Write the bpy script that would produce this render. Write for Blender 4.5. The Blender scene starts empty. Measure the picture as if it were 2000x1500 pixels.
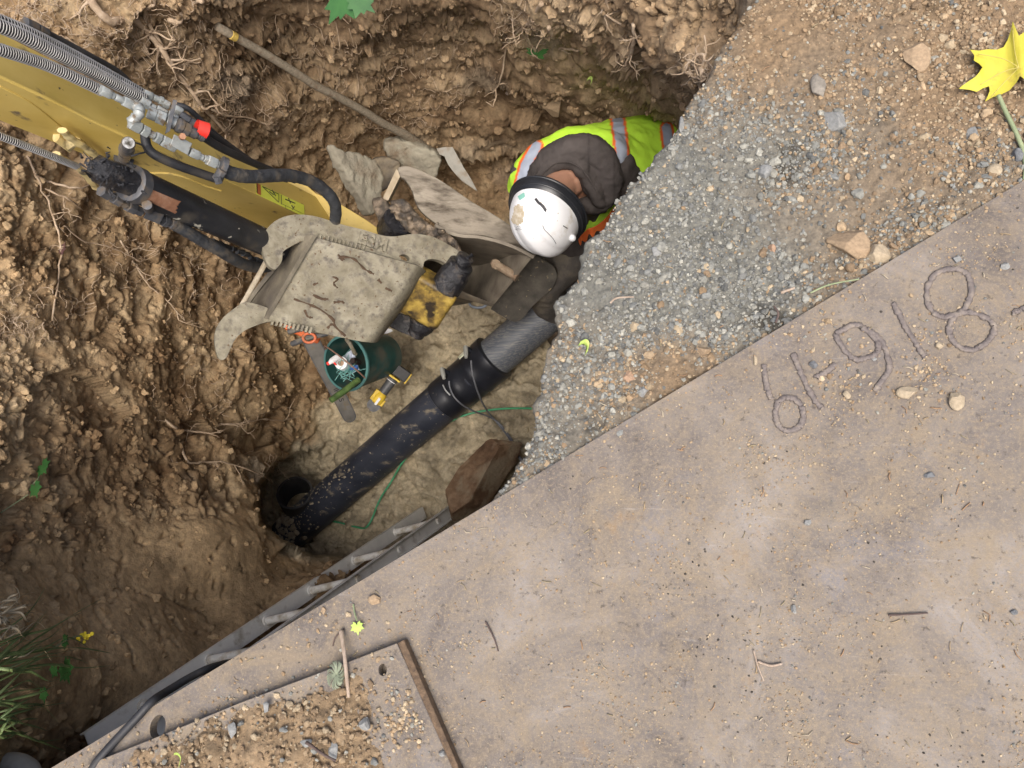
import bpy, bmesh, math, random
import numpy as np
from mathutils import Vector, Matrix
from mathutils.geometry import tessellate_polygon

# ------------------------------------------------------------------ camera, world, sun, exposure
S = bpy.context.scene
COL = S.collection
FPX = 1500.0                                    # focal length in photo pixels (photo 2000 x 1500)
CAM = np.array([0.0, 0.0, 1.5])                 # the phone, 1.5 m above the road plate
NAD = Vector((350.0, -400.0, -1500.0)).normalized()   # straight down, seen from the camera
ROT = NAD.rotation_difference(Vector((0, 0, -1))).to_matrix()
RM = np.array(ROT)
cd = bpy.data.cameras.new('camera'); co = bpy.data.objects.new('camera', cd); COL.objects.link(co)
cd.sensor_fit = 'HORIZONTAL'; cd.sensor_width = 36.0; cd.lens = 36.0 * FPX / 2000.0
cd.clip_start = 0.05; cd.clip_end = 500
co.matrix_world = Matrix.Translation(Vector(CAM)) @ ROT.to_4x4()
S.camera = co
SUN_EL, SUN_AZ = math.radians(66), math.radians(-64)   # azimuth counted from +X
w = bpy.data.worlds.new('World'); S.world = w; w.use_nodes = True
nt = w.node_tree; nt.nodes.clear()
sk = nt.nodes.new('ShaderNodeTexSky'); sk.sky_type = 'NISHITA'; sk.sun_disc = False
sk.sun_elevation = SUN_EL; sk.sun_rotation = math.radians(90) - SUN_AZ
sk.air_density = 1.0; sk.dust_density = 6.0; sk.ozone_density = 1.0
bg = nt.nodes.new('ShaderNodeBackground'); bg.inputs[1].default_value = 0.13
wo = nt.nodes.new('ShaderNodeOutputWorld')
nt.links.new(sk.outputs[0], bg.inputs[0]); nt.links.new(bg.outputs[0], wo.inputs[0])
sd = bpy.data.lights.new('sun', 'SUN'); sd.energy = 2.1; sd.angle = math.radians(36); sd.color = (1, .965, .91)
so = bpy.data.objects.new('sun', sd); COL.objects.link(so)
sdir = Vector((math.cos(SUN_EL) * math.cos(SUN_AZ), math.cos(SUN_EL) * math.sin(SUN_AZ), math.sin(SUN_EL)))
so.rotation_euler = sdir.to_track_quat('Z', 'Y').to_euler(); so.location = sdir * 20
S.view_settings.view_transform = 'Standard'; S.view_settings.look = 'None'
S.view_settings.gamma = 1; S.view_settings.exposure = 0.56
S.render.engine = 'CYCLES'; S.cycles.max_bounces = 5; S.cycles.diffuse_bounces = 4

# ------------------------------------------------------------------ measuring helpers (photo pixel + height/depth -> metres)
def ray(u, v):
    u = np.asarray(u, float); v = np.asarray(v, float)
    c = np.stack([u - 1000, 750 - v, np.full(np.broadcast(u, v).shape, -FPX)], -1)
    return c @ RM.T
def PZ(u, v, z):
    r = ray(u, v); t = (np.asarray(z) - CAM[2]) / r[..., 2]
    return CAM + r * t[..., None]
def PD(u, v, d):
    return CAM + ray(u, v) * (np.asarray(d, float) / FPX)[..., None]
def Z(u, v, z): return PZ(np.array(u), np.array(v), np.array(z))
def D(u, v, d): return PD(np.array(u), np.array(v), np.array(d))
def DL(pts): return np.array([D(*p) for p in pts])
def ZL(pts): return np.array([Z(*p) for p in pts])
def proj(P):
    c = (np.asarray(P) - CAM) @ RM
    return 1000 + c[..., 0] / -c[..., 2] * FPX, 750 - c[..., 1] / -c[..., 2] * FPX
rng = np.random.default_rng(7); random.seed(7)

# ------------------------------------------------------------------ noise
def _h(i, j, k, s):
    n = (i.astype(np.int64) * 374761393 + j.astype(np.int64) * 668265263 + k.astype(np.int64) * 2147483647 + s * 974711) & 0xffffffff
    n = ((n ^ (n >> 13)) * 1274126177) & 0xffffffff
    n = ((n ^ (n >> 16)) * 2246822519) & 0xffffffff
    return (n ^ (n >> 15)) & 0xffffffff
def perlin(P, s=0):
    P = np.asarray(P, float); f = np.floor(P); r = P - f; q = r * r * r * (r * (r * 6 - 15) + 10)
    i, j, k = f[:, 0], f[:, 1], f[:, 2]; out = np.zeros(len(P))
    for a in (0, 1):
        for b in (0, 1):
            for c in (0, 1):
                h = _h(i + a, j + b, k + c, s)
                g = (h & 1023) / 511.5 - 1; g2 = ((h >> 10) & 1023) / 511.5 - 1; g3 = ((h >> 20) & 1023) / 511.5 - 1
                d = g * (r[:, 0] - a) + g2 * (r[:, 1] - b) + g3 * (r[:, 2] - c)
                wx = q[:, 0] if a else 1 - q[:, 0]; wy = q[:, 1] if b else 1 - q[:, 1]; wz = q[:, 2] if c else 1 - q[:, 2]
                out += d * wx * wy * wz
    return out * 1.3
def fbm(P, octv=4, s=0, gain=.5, ridge=False):
    o = 0; a = 1.0
    for k in range(octv):
        n = perlin(P * 2 ** k + 17.3 * k, s + k)
        if ridge: n = 1 - 2.2 * np.abs(n)
        o = o + a * n; a *= gain
    return o
def worley(P, s=0):
    f = np.floor(P); F1 = np.full(len(P), 9.); F2 = F1.copy(); ID = np.zeros(len(P))
    for a in (-1, 0, 1):
        for b in (-1, 0, 1):
            for c in (-1, 0, 1):
                i, j, k = f[:, 0] + a, f[:, 1] + b, f[:, 2] + c; h = _h(i, j, k, s)
                q = np.stack([i + (h & 1023) / 1023, j + ((h >> 10) & 1023) / 1023, k + ((h >> 20) & 1023) / 1023], 1)
                d = np.sqrt(((q - P) ** 2).sum(1)); m = d < F1
                F2 = np.where(m, F1, np.minimum(F2, d)); ID = np.where(m, (h >> 5 & 255) / 255, ID); F1 = np.where(m, d, F1)
    return F1, F2, ID
def sdpoly(u, v, poly):
    """signed distance to a closed polygon, negative inside"""
    poly = np.asarray(poly, float); d = np.full(u.shape, 1e18); ins = np.zeros(u.shape, bool)
    for i in range(len(poly)):
        a = poly[i]; b = poly[(i + 1) % len(poly)]; e = b - a
        wx = u - a[0]; wy = v - a[1]; t = np.clip((wx * e[0] + wy * e[1]) / (e @ e), 0, 1)
        d = np.minimum(d, (wx - e[0] * t) ** 2 + (wy - e[1] * t) ** 2)
        c = (a[1] > v) != (b[1] > v)
        with np.errstate(divide='ignore', invalid='ignore'):
            x = (b[0] - a[0]) * (v - a[1]) / (b[1] - a[1] + 1e-12) + a[0]
        ins ^= c & (u < x)
    d = np.sqrt(d); return np.where(ins, -d, d)
def smooth(x, a, b):
    t = np.clip((x - a) / (b - a), 0, 1); return t * t * (3 - 2 * t)
def rbf(ctrl):
    c = np.asarray(ctrl, float); X = c[:, :2] / 1000; n = len(X)
    def ph(r2): return np.where(r2 > 0, .5 * r2 * np.log(r2 + 1e-12), 0)
    K = ph(((X[:, None] - X[None]) ** 2).sum(2)) + np.eye(n) * 1e-4
    A = np.zeros((n + 3, n + 3)); A[:n, :n] = K; A[:n, n] = 1; A[:n, n + 1:] = X; A[n, :n] = 1; A[n + 1:, :n] = X.T
    sol = np.linalg.solve(A, np.r_[c[:, 2], 0, 0, 0])
    def f(u, v):
        sh = u.shape; q = np.stack([u.ravel(), v.ravel()], 1) / 1000; o = np.empty(len(q))
        for s in range(0, len(q), 20000):
            w_ = q[s:s + 20000]; r2 = ((w_[:, None] - X[None]) ** 2).sum(2); o[s:s + 20000] = ph(r2) @ sol[:n] + sol[n] + w_ @ sol[n + 1:]
        return o.reshape(sh)
    return f

# ------------------------------------------------------------------ materials
def mat(name, stops, scale=20, rough=.8, bump=.3, bscale=None, metal=0, detail=8, dirt=None, dscale=6, dthr=.5, dsoft=.08,
        drough=.9, stretch=None, attr=None, spec=.5, coat=0, bdist=.004, sub=0, trans=0, speck=None, rstretch=None, fold=0):
    """stops: colours picked by noise; dirt: colour laid in noise patches; attr: colour attribute multiplied in"""
    m = bpy.data.materials.new(name); m.use_nodes = True; n = m.node_tree.nodes; L = m.node_tree.links; n.clear()
    out = n.new('ShaderNodeOutputMaterial'); b = n.new('ShaderNodeBsdfPrincipled'); L.new(b.outputs[0], out.inputs[0])
    tc = n.new('ShaderNodeTexCoord'); src = tc.outputs['Object']
    if stretch:
        mp = n.new('ShaderNodeMapping'); L.new(src, mp.inputs[0]); mp.inputs['Rotation'].default_value = stretch[0]; mp.inputs['Scale'].default_value = stretch[1]
        ssrc = mp.outputs[0]
    else: ssrc = src
    def noise(sc, det=detail, s=None, r=.6):
        t = n.new('ShaderNodeTexNoise'); t.inputs['Scale'].default_value = sc; t.inputs['Detail'].default_value = det; t.inputs['Roughness'].default_value = r
        L.new(s or ssrc, t.inputs['Vector']); return t.outputs['Fac']
    def ramp(fac, st):
        r = n.new('ShaderNodeValToRGB'); L.new(fac, r.inputs[0]); e = r.color_ramp.elements
        while len(e) < len(st): e.new(.5)
        for k, (p, c) in enumerate(st): e[k].position = p; e[k].color = (*c, 1) if len(c) == 3 else c
        return r.outputs[0]
    if not isinstance(stops[0][0], (int, float)) or len(stops[0]) == 3:
        k = len(stops); stops = [(.3 + .4 * i / max(1, k - 1), c) for i, c in enumerate(stops)]
    col = ramp(noise(scale), stops)
    def mix(f, a, c, typ='MIX'):
        x = n.new('ShaderNodeMix'); x.data_type = 'RGBA'; x.blend_type = typ
        if isinstance(f, (int, float)): x.inputs[0].default_value = f
        else: L.new(f, x.inputs[0])
        L.new(a, x.inputs[6])
        if isinstance(c, tuple): x.inputs[7].default_value = (*c, 1)
        else: L.new(c, x.inputs[7])
        return x.outputs[2]
    rf = None
    if attr:
        a = n.new('ShaderNodeVertexColor'); a.layer_name = attr; col = mix(1.0, col, a.outputs[0], 'MULTIPLY')
    if dirt:
        dm = ramp(noise(dscale, 10), [(dthr - dsoft, (0, 0, 0)), (dthr + dsoft, (1, 1, 1))])
        col = mix(dm, col, dirt); rf = dm
    if speck:
        sm = ramp(noise(speck[1], 3, src, .5), [(speck[2], (0, 0, 0)), (speck[2] + .03, (1, 1, 1))]); col = mix(sm, col, speck[0])
    L.new(col, b.inputs['Base Color'])
    b.inputs['Metallic'].default_value = metal; b.inputs['Specular IOR Level'].default_value = spec
    b.inputs['Coat Weight'].default_value = coat
    if sub: b.inputs['Subsurface Weight'].default_value = sub; b.inputs['Subsurface Radius'].default_value = (.01, .004, .002)
    if trans: b.inputs['Transmission Weight'].default_value = trans
    if rf:
        mr = n.new('ShaderNodeMapRange'); L.new(rf, mr.inputs[0]); mr.inputs[3].default_value = rough; mr.inputs[4].default_value = drough; L.new(mr.outputs[0], b.inputs['Roughness'])
    else: b.inputs['Roughness'].default_value = rough
    if bump:
        bp = n.new('ShaderNodeBump'); bp.inputs['Strength'].default_value = bump; bp.inputs['Distance'].default_value = bdist
        L.new(noise(bscale or scale * 4, 10, r=.7), bp.inputs['Height']); L.new(bp.outputs[0], b.inputs['Normal'])
    return m

# ------------------------------------------------------------------ mesh building
class MB:
    def __init__(s): s.v = []; s.f = []; s.n = 0; s.c = []; s.sm = []
    def add(s, V, F, col=None, sm=True):
        V = np.asarray(V, float).reshape(-1, 3); s.v.append(V)
        s.f += [tuple(int(i) + s.n for i in f) for f in F]; s.n += len(V); s.sm += [sm] * len(F)
        s.c.append(np.tile(np.array(col if col is not None else (1, 1, 1)), (len(V), 1)))
        return s
    def grid(s, G, col=None, closed=False, cap=False):
        G = np.asarray(G, float); a, b = G.shape[:2]; F = []
        for i in range(a - 1):
            for j in range(b if closed else b - 1):
                k = (j + 1) % b; F.append((i * b + j, i * b + k, (i + 1) * b + k, (i + 1) * b + j))
        if cap: F.append(tuple(range(b - 1, -1, -1))); F.append(tuple((a - 1) * b + j for j in range(b)))
        return s.add(G.reshape(-1, 3), F, col)
    def tube(s, pts, r, n=12, cap=True, col=None, jit=0, flat=1.0):
        pts = np.asarray(pts, float); m = len(pts); r = np.broadcast_to(np.asarray(r, float), (m,)).copy()
        T = np.gradient(pts, axis=0); T /= np.linalg.norm(T, axis=1)[:, None] + 1e-12
        up = np.array([0, 0, 1.]) if abs(T[0][2]) < .9 else np.array([1., 0, 0])
        N = np.cross(T[0], up); N /= np.linalg.norm(N); G = []
        for i in range(m):
            N = N - T[i] * (N @ T[i]); N /= np.linalg.norm(N) + 1e-12; B = np.cross(T[i], N)
            a = np.linspace(0, 2 * np.pi, n, endpoint=False); rr = r[i] * (1 + (rng.uniform(-jit, jit, n) if jit else 0))
            G.append(pts[i] + (np.cos(a) * rr)[:, None] * N + (np.sin(a) * rr * flat)[:, None] * B)
        return s.grid(np.array(G), col, True, cap)
    def box(s, c, X, Y, Zv, col=None):
        c, X, Y, Zv = map(np.asarray, (c, X, Y, Zv)); V = [c + a * X + b * Y + d * Zv for a in (-1, 1) for b in (-1, 1) for d in (-1, 1)]
        return s.add(V, [(0, 1, 3, 2), (4, 6, 7, 5), (0, 4, 5, 1), (2, 3, 7, 6), (0, 2, 6, 4), (1, 5, 7, 3)], col, False)
    def prism(s, poly, off, col=None, holes=()):
        """closed 3-D outline (flat) swept by vector off"""
        P = np.asarray(poly, float); off = np.asarray(off, float); loops = [P] + [np.asarray(h, float) for h in holes]
        allp = np.concatenate(loops); tri = tessellate_polygon([[Vector(p) for p in l] for l in loops]); n = len(allp)
        F = [tuple(t) for t in tri] + [tuple(i + n for i in reversed(t)) for t in tri]; k = 0
        for l in loops:
            m = len(l); F += [(k + i, k + (i + 1) % m, k + (i + 1) % m + n, k + i + n) for i in range(m)]; k += m
        return s.add(np.concatenate([allp, allp + off]), F, col, False)
    def sheet(s, G, th, col=None):
        """surface grid given thickness th along its normals"""
        G = np.asarray(G, float); du = np.gradient(G, axis=0); dv = np.gradient(G, axis=1); N = np.cross(du, dv)
        N /= np.linalg.norm(N, axis=2)[..., None] + 1e-12; H = G + N * th; a, b = G.shape[:2]; n = a * b; idx = np.arange(n).reshape(a, b); F = []
        for i in range(a - 1):
            for j in range(b - 1):
                q = (idx[i, j], idx[i, j + 1], idx[i + 1, j + 1], idx[i + 1, j]); F.append(q); F.append(tuple(x + n for x in reversed(q)))
        rim = list(idx[0, :]) + list(idx[1:, -1]) + list(idx[-1, -2::-1]) + list(idx[-2:0:-1, 0]); m = len(rim)
        for i in range(m): F.append((rim[(i + 1) % m], rim[i], rim[i] + n, rim[(i + 1) % m] + n))
        return s.add(np.concatenate([G.reshape(-1, 3), H.reshape(-1, 3)]), F, col)
    def build(s, name, m, parent=None, bev=0, auto=35, seg=2, flat=False):
        V = np.concatenate(s.v); me = bpy.data.meshes.new(name); off = np.array(parent.matrix_world.translation if parent and parent.parent is None else (tuple(parent['o']) if parent else (0, 0, 0)))
        me.from_pydata((V - off).tolist(), [], s.f); me.validate()
        ca = me.color_attributes.new('tint', 'FLOAT_COLOR', 'POINT'); C = np.concatenate(s.c); ca.data.foreach_set('color', np.c_[C, np.ones(len(C))].ravel())
        if m: me.materials.append(m)
        o = bpy.data.objects.new(name, me); COL.objects.link(o)
        bm = bmesh.new(); bm.from_mesh(me); bmesh.ops.recalc_face_normals(bm, faces=bm.faces); bm.to_mesh(me); bm.free()
        me.shade_smooth()
        if flat: me.shade_flat()
        elif auto: me.set_sharp_from_angle(angle=math.radians(auto))
        if parent: o.parent = parent
        o['o'] = tuple(float(x) for x in off)
        if bev:
            bv = o.modifiers.new('bevel', 'BEVEL'); bv.width = bev; bv.segments = seg; bv.limit_method = 'ANGLE'; bv.angle_limit = math.radians(40); bv.harden_normals = not flat
        return o
def thing(name, label, cat, loc, group=None):
    o = bpy.data.objects.new(name, None); COL.objects.link(o); o.location = tuple(loc); o.empty_display_size = .1
    o.matrix_world = Matrix.Translation(Vector(loc)); tag(o, label, cat, group); return o
def tag(o, label=None, cat=None, group=None, kind=None):
    if label: o['label'] = label
    if cat: o['category'] = cat
    if group: o['group'] = group
    if kind: o['kind'] = kind
    return o
def fast_mesh(name, V, Q, m, tint=None, smooth_=True):
    """numpy mesh: Q (n,3) or (n,4)"""
    me = bpy.data.meshes.new(name); nv, nf, k = len(V), len(Q), Q.shape[1]
    me.vertices.add(nv); me.vertices.foreach_set('co', np.asarray(V, np.float32).ravel())
    me.loops.add(nf * k); me.loops.foreach_set('vertex_index', Q.ravel().astype(np.int32))
    me.polygons.add(nf); me.polygons.foreach_set('loop_start', np.arange(0, nf * k, k, dtype=np.int32)); me.polygons.foreach_set('loop_total', np.full(nf, k, np.int32))
    me.polygons.foreach_set('use_smooth', np.full(nf, smooth_, bool)); me.update(calc_edges=True)
    if tint is not None:
        ca = me.color_attributes.new('tint', 'FLOAT_COLOR', 'POINT'); ca.data.foreach_set('color', np.c_[tint, np.ones(nv)].astype(np.float32).ravel())
    me.materials.append(m); o = bpy.data.objects.new(name, me); COL.objects.link(o); return o
def quads(a, b):
    i = np.arange(a * b).reshape(a, b); return np.stack([i[:-1, :-1], i[1:, :-1], i[1:, 1:], i[:-1, 1:]], -1).reshape(-1, 4)
def normals(G):
    N = np.cross(np.gradient(G, axis=1), np.gradient(G, axis=0)); return N / (np.linalg.norm(N, axis=2)[..., None] + 1e-12)
def spline(pts, n=8, closed=False):
    P = np.asarray(pts, float); m = len(P); out = []
    for i in range(m if closed else m - 1):
        g = (lambda k: P[k % m]) if closed else (lambda k: P[min(max(k, 0), m - 1)])
        a, b, c, d = g(i - 1), g(i), g(i + 1), g(i + 2)
        for t in np.linspace(0, 1, n, endpoint=False):
            out.append(.5 * ((2 * b) + (c - a) * t + (2 * a - 5 * b + 4 * c - d) * t * t + (3 * b - a - 3 * c + d) * t ** 3))
    if not closed: out.append(P[-1])
    return np.array(out)
def ico(sub):
    bm = bmesh.new(); bmesh.ops.create_icosphere(bm, subdivisions=sub, radius=1); V = np.array([v.co[:] for v in bm.verts]); F = np.array([[v.index for v in f.verts] for f in bm.faces]); bm.free(); return V, F
def rotm(n):
    q = rng.normal(size=(n, 4)); q /= np.linalg.norm(q, axis=1)[:, None]; a, b, c, d = q.T
    return np.stack([1 - 2 * (c * c + d * d), 2 * (b * c - a * d), 2 * (b * d + a * c), 2 * (b * c + a * d), 1 - 2 * (b * b + d * d), 2 * (c * d - a * b), 2 * (b * d - a * c), 2 * (c * d + a * b), 1 - 2 * (b * b + c * c)], 1).reshape(-1, 3, 3)
ICO1, ICO2, ICO3 = ico(1), ico(2), ico(3)
def stones(name, C, R, m, tint, base=ICO1, rough=.25, flatz=.75, smooth_=False):
    """many stones as one mesh: centres C, radii R, tint per stone"""
    V, F = base; n = len(C); k = len(V)
    P = V[None] * (1 + rng.uniform(-rough, rough, (n, k, 1)))
    nrm = rng.normal(size=(n, 5, 3)); nrm /= np.linalg.norm(nrm, axis=2)[..., None]; cut = rng.uniform(.55, .85, (n, 5))
    for q in range(5):                                            # chop flat facets
        d = np.einsum('nki,ni->nk', P, nrm[:, q]) - cut[:, q, None]; P -= np.maximum(d, 0)[..., None] * nrm[:, q, None]
    P *= rng.uniform(.6, 1.15, (n, 1, 3)); P = np.einsum('nij,nkj->nki', rotm(n), P)
    P[..., 2] *= flatz; P = P * np.asarray(R)[:, None, None] + np.asarray(C)[:, None]
    Fs = (F[None] + (np.arange(n) * k)[:, None, None]).reshape(-1, 3)
    return fast_mesh(name, P.reshape(-1, 3), Fs, m, np.repeat(tint, k, 0), smooth_)
# ------------------------------------------------------------------ the pit: soil walls and sandy floor
WALL = [(-700,-600,.0),(0,-600,.0),(700,-600,.0),(1500,-600,.0),(2200,-600,-.1),(-700,0,.02),(-700,700,.0),(-700,1400,.0),(-700,2100,.0),(0,2100,-.4),
 (0,0,-.25),(300,0,-.35),(650,0,-.55),(1000,-20,-.6),(1250,-20,-.38),(1500,-20,-.08),(1600,-60,-.03),(1560,30,-.05),(1480,95,-.07),(1420,140,-.13),(1400,60,-.25),(1345,190,-.42),(1620,90,-.1),(1250,120,-.7),
 (0,300,-.3),(200,200,-.5),(300,100,-.55),(450,150,-.85),(600,100,-.95),(800,100,-1.1),(1000,120,-1.15),(700,200,-1.35),(500,260,-1.2),(850,250,-1.7),
 (1000,220,-1.65),(1150,200,-1.35),(1300,230,-1.25),(1250,250,-1.55),(650,330,-1.8),(750,320,-2.0),(900,320,-2.05),(1000,330,-2.1),(1200,330,-1.95),
 (0,500,-.4),(0,750,-.42),(0,1000,-.42),(0,1200,-.3),(0,1350,-.18),(0,1490,-.25),(-60,1600,-.1),(150,1500,-.68),(200,700,-.85),(200,450,-.75),(350,450,-1.1),(350,700,-1.25),(450,600,-1.5),
 (200,950,-.85),(400,850,-1.5),(500,750,-1.75),(560,650,-2.0),(650,550,-2.15),(600,780,-2.25),(540,860,-2.15),(480,930,-1.75),
 (480,990,-1.6),(430,1030,-1.3),(300,1050,-1.05),(150,1150,-.7),(300,1200,-.95),(200,1330,-.68),(400,1200,-1.22),(550,1120,-1.65),(520,1050,-1.6),(640,1100,-1.9),
 (700,1080,-2.25),(600,1300,-1.7),(1000,1150,-2.4),(700,700,-2.36),(850,600,-2.36),(900,900,-2.36),(1200,700,-2.4),(1500,900,-2.4),(1500,400,-2.4),(2300,900,-2.4),(1500,1600,-2.4),(2300,2100,-2.4),(2300,200,-1.0),(1700,300,-.9)]
FLOORC = [(540,960,-2.68),(590,960,-2.75),(600,1050,-2.72),(700,1000,-2.55),(800,700,-2.33),(1000,600,-2.24),(950,900,-2.3),(850,1000,-2.4),(700,820,-2.38),(1200,500,-2.24),(1200,900,-2.3),(650,1080,-2.58),(1000,1000,-2.33),(700,600,-2.4)]
CAV = [(548,905),(512,948),(508,985),(516,1022),(548,1048),(585,1066),(610,1083),(668,1084),(740,1065),(1000,1100),(1300,900),(1300,380),(1000,380),(800,560),(640,880),(600,890)]
SANDP = [(505,930),(560,890),(610,840),(630,790),(690,760),(640,650),(750,560),(880,500),(1000,430),(1300,380),(1300,1000),(1000,1100),(880,1090),(740,1078),(650,1110),(560,1090),(520,1040)]
LT = lambda t: (826 - 636 * t, 1003 + 437 * t, 1 / (.2485 + .196 * t))   # ladder rail line: photo pixel, depth
for t in (.25, .4, .55, .7, .85, 1.0):
    u_, v_, d_ = LT(t); WALL.append((u_, v_, float(D(u_, v_, d_)[2]) - .09)); WALL.append((u_ + 60, v_ + 90, float(D(u_, v_, d_)[2]) - .3))
wallf, floorf = rbf(WALL), rbf(FLOORC)
def pitz(u, v):
    zw = wallf(u, v); zf = floorf(u, v); d = sdpoly(u, v, CAV)
    wdt = 10 + 70 * smooth(u + v * .0, 640, 760) + 60 * smooth(-v, -900, -850)
    z = zf + (zw - zf) * smooth(d, 0, 1) if False else zf + (zw - zf) * smooth(d / wdt, -.3, 1)
    return np.clip(z, -3.0, .03)
us = np.r_[np.linspace(-700, -40, 34)[:-1], np.arange(-40, 1500, 2.9), np.linspace(1500, 2300, 40)[1:]]
vs = np.r_[np.linspace(-600, -40, 30)[:-1], np.arange(-40, 1540, 2.9), np.linspace(1540, 2100, 20)[1:]]
U, V_ = np.meshgrid(us, vs, indexing='ij')
zb = pitz(U, V_); G = PZ(U, V_, zb); N = normals(G); N *= np.sign(N[..., 2:3] + 1e-9)
Nn = N + 0; 
P = G.reshape(-1, 3)
PT = .022
eA, eB = Z(100, 1500, PT), Z(2000, 352, PT); ed = (eB - eA) / np.linalg.norm(eB - eA); en = np.array([ed[1], -ed[0], 0]); 
if en @ (Z(1600, 1300, PT) - eA) < 0: en = -en
sd_s = sdpoly(U, V_, SANDP).ravel(); uu, vv = U.ravel(), V_.ravel()
jit = fbm(P * 6, 3, 5) * 22
sand = 1 - smooth(sd_s + jit, -14, 10)
cut = 1 - smooth(sdpoly(U, V_, [(40,1080),(480,985),(520,1040),(640,1100),(500,1240),(200,1440),(-100,1540),(-100,1200)]).ravel() + jit, -20, 20)   # smooth machine-cut face
gr = smooth(uu + vv * .3, 1380, 1560)
fade = smooth(uu, -400, -60) * smooth(vv, -400, -60)
w1 = worley(P * 7, 3); w2 = worley(P * 17 + fbm(P * 9, 2, 8)[:, None] * .6, 4); w3 = worley(P * 42, 9)
big = fbm(P * 2.3, 3, 21); med = fbm(P * 8, 4, 31); fin = fbm(P * 45, 3, 41)
clod = (.45 - w2[0]) * .05 * (.5 + w2[2]) + (.5 - w1[0]) * .07 * w1[2] + (.5 - w3[0]) * .016
rg_ = fbm(P * 4.5, 4, 23, ridge=True); amp = np.clip(.45 + .9 * fbm(P * 3.1, 3, 24), .1, 1.3)
frac = worley(P * np.array([5, 5, 9]) + fbm(P * 4, 3, 25)[:, None] * .8, 26); facet = (frac[2] - .5) * .055 * smooth(fbm(P * 2.2, 2, 27), -.15, .2) - .03 * (1 - smooth(frac[1] - frac[0], 0, .08)) * smooth(fbm(P * 2.2, 2, 27), -.1, .2)
vfin = fbm(P * 95, 3, 43)
rough_d = big * .085 + med * .03 + rg_ * .016 + clod * amp + facet + fin * .011 * (.5 + amp) + vfin * .0045
cut_d = big * .03 + fbm(P * np.array([5, 5, 14]), 3, 33) * .007 + fin * .003 - smooth(fbm(P * 7, 3, 77, ridge=True), 1.35, 1.6) * .02
foot = fbm(P * 11, 3, 55); fr = fbm(P * 18, 3, 56, ridge=True)
sand_d = big * .02 + foot * .03 + smooth(foot, -.05, .2) * .028 + smooth(fbm(P * 22, 3, 57), 0, .3) * .010 - smooth(fbm(P * 6, 2, 58, ridge=True), .8, 1.0) * .02 + fr * .006 - (w2[1] - w2[0] < .05) * .004 + fin * .003
disp = rough_d * (1 - sand) * (1 - cut) + cut_d * cut * (1 - sand) + sand_d * sand
disp = disp * (.45 + .55 * (1 - gr))
gst = np.maximum(np.linalg.norm(np.diff(G, axis=0, append=G[-1:]), axis=2), np.linalg.norm(np.diff(G, axis=1, append=G[:, -1:]), axis=2)).ravel(); inn = (uu > -30) & (uu < 1490) & (vv > -30) & (vv < 1530)
disp = disp * np.where(inn, np.clip(.022 / (gst + 1e-6), .12, 1), 1)
P2 = P + (Nn.reshape(-1, 3) * .8 + np.array([0, 0, .2])) * disp[:, None]
# colours: materials of the ground itself
t1 = fbm(P * 3, 4, 61)[:, None]; t2 = fbm(P * 14, 4, 62)[:, None]; rnd = w2[2][:, None]
brown = np.array([.29, .203, .115]); dbrown = np.array([.125, .075, .038]); ochre = np.array([.40, .30, .182]); sandc = np.array([.305, .26, .18]); cutc = np.array([.42, .30, .17])
k = np.clip(.5 + t1 * .5 + t2 * .35 + (rnd - .5) * .35, 0, 1)
c = dbrown + (brown - dbrown) * np.clip(k * 1.7, 0, 1) + (ochre - brown) * np.clip(k * 2.2 - 1.2, 0, 1)
grey = np.array([.30, .27, .22]); gw = smooth(fbm(P * 2.5, 2, 66), .25, .6)[:, None]; c = c + (grey - c) * gw * .5
topc = np.array([.25, .185, .125]); tw = ((1 - smooth(vv, 100, 500)) * smooth(uu, 100, 500))[:, None]; c = c + (topc * (.6 + .8 * k) - c) * tw * .35
cc = cutc * (.8 + .35 * t1 + .3 * t2); c = c + (cc - c) * cut[:, None]
sc = sandc * (1 + .12 * t1 + .22 * t2); sc = sc * (1 - .25 * smooth(fr, .9, 1.3)[:, None] * 0 - .0); c = c + (sc - c) * sand[:, None]
gc = np.array([.25, .185, .115]) * (1 + .5 * t2); c = c + (gc - c) * gr[:, None] * .6
c = np.clip(c * (1 - .35 * sand * smooth(fbm(P * 5, 3, 201), .05, .5))[:, None] * (1.15 + .35 * sand[:, None]), .03, .8)
M_soil = mat('soil', [(.25, (.62, .6, .58)), (.5, (1, 1, 1)), (.75, (1.35, 1.3, 1.25))], scale=60, rough=.93, bump=.9, bscale=130, attr='tint', spec=.2, bdist=.006)
pit = fast_mesh('excavated_soil', P2, quads(len(us), len(vs)), M_soil, c); tag(pit, kind='structure')
PITP = P2.reshape(len(us), len(vs), 3)
def pit_at(u, v):
    i = int(np.clip(np.searchsorted(us, u), 0, len(us) - 1)); j = int(np.clip(np.searchsorted(vs, v), 0, len(vs) - 1)); return PITP[i, j]
# ------------------------------------------------------------------ ledge of gravelly ground, folded over its edge into the near trench wall
EDGE = [(2300,-600),(1900,-250),(1525,-60),(1455,12),(1420,72),(1392,130),(1345,188),(1325,232),(1300,275),(1262,322),(1222,352),(1195,395),(1185,425),(1150,475),(1132,520),(1105,562),(1080,592),(1088,640),(1060,700),(1053,762),(1040,812),(1028,860),(1012,905),(985,950),(900,1080),(700,1230),(450,1400),(250,1520),(0,1650),(-400,1830),(-900,2000)]
E3 = PZ(np.array([e[0] for e in EDGE]), np.array([e[1] for e in EDGE]), np.zeros(len(EDGE)))[:, :2]
far = np.array([[60, 40], [60, -60], [-60, -60], [-60, -20]])
E3[0] = E3[1] + (E3[0] - E3[1]) * 6
poly = np.concatenate([E3, np.array([[E3[-1][0] - 30, E3[-1][1] - 10], [-40, -60], [60, -60], [60, 40]])])
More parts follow.
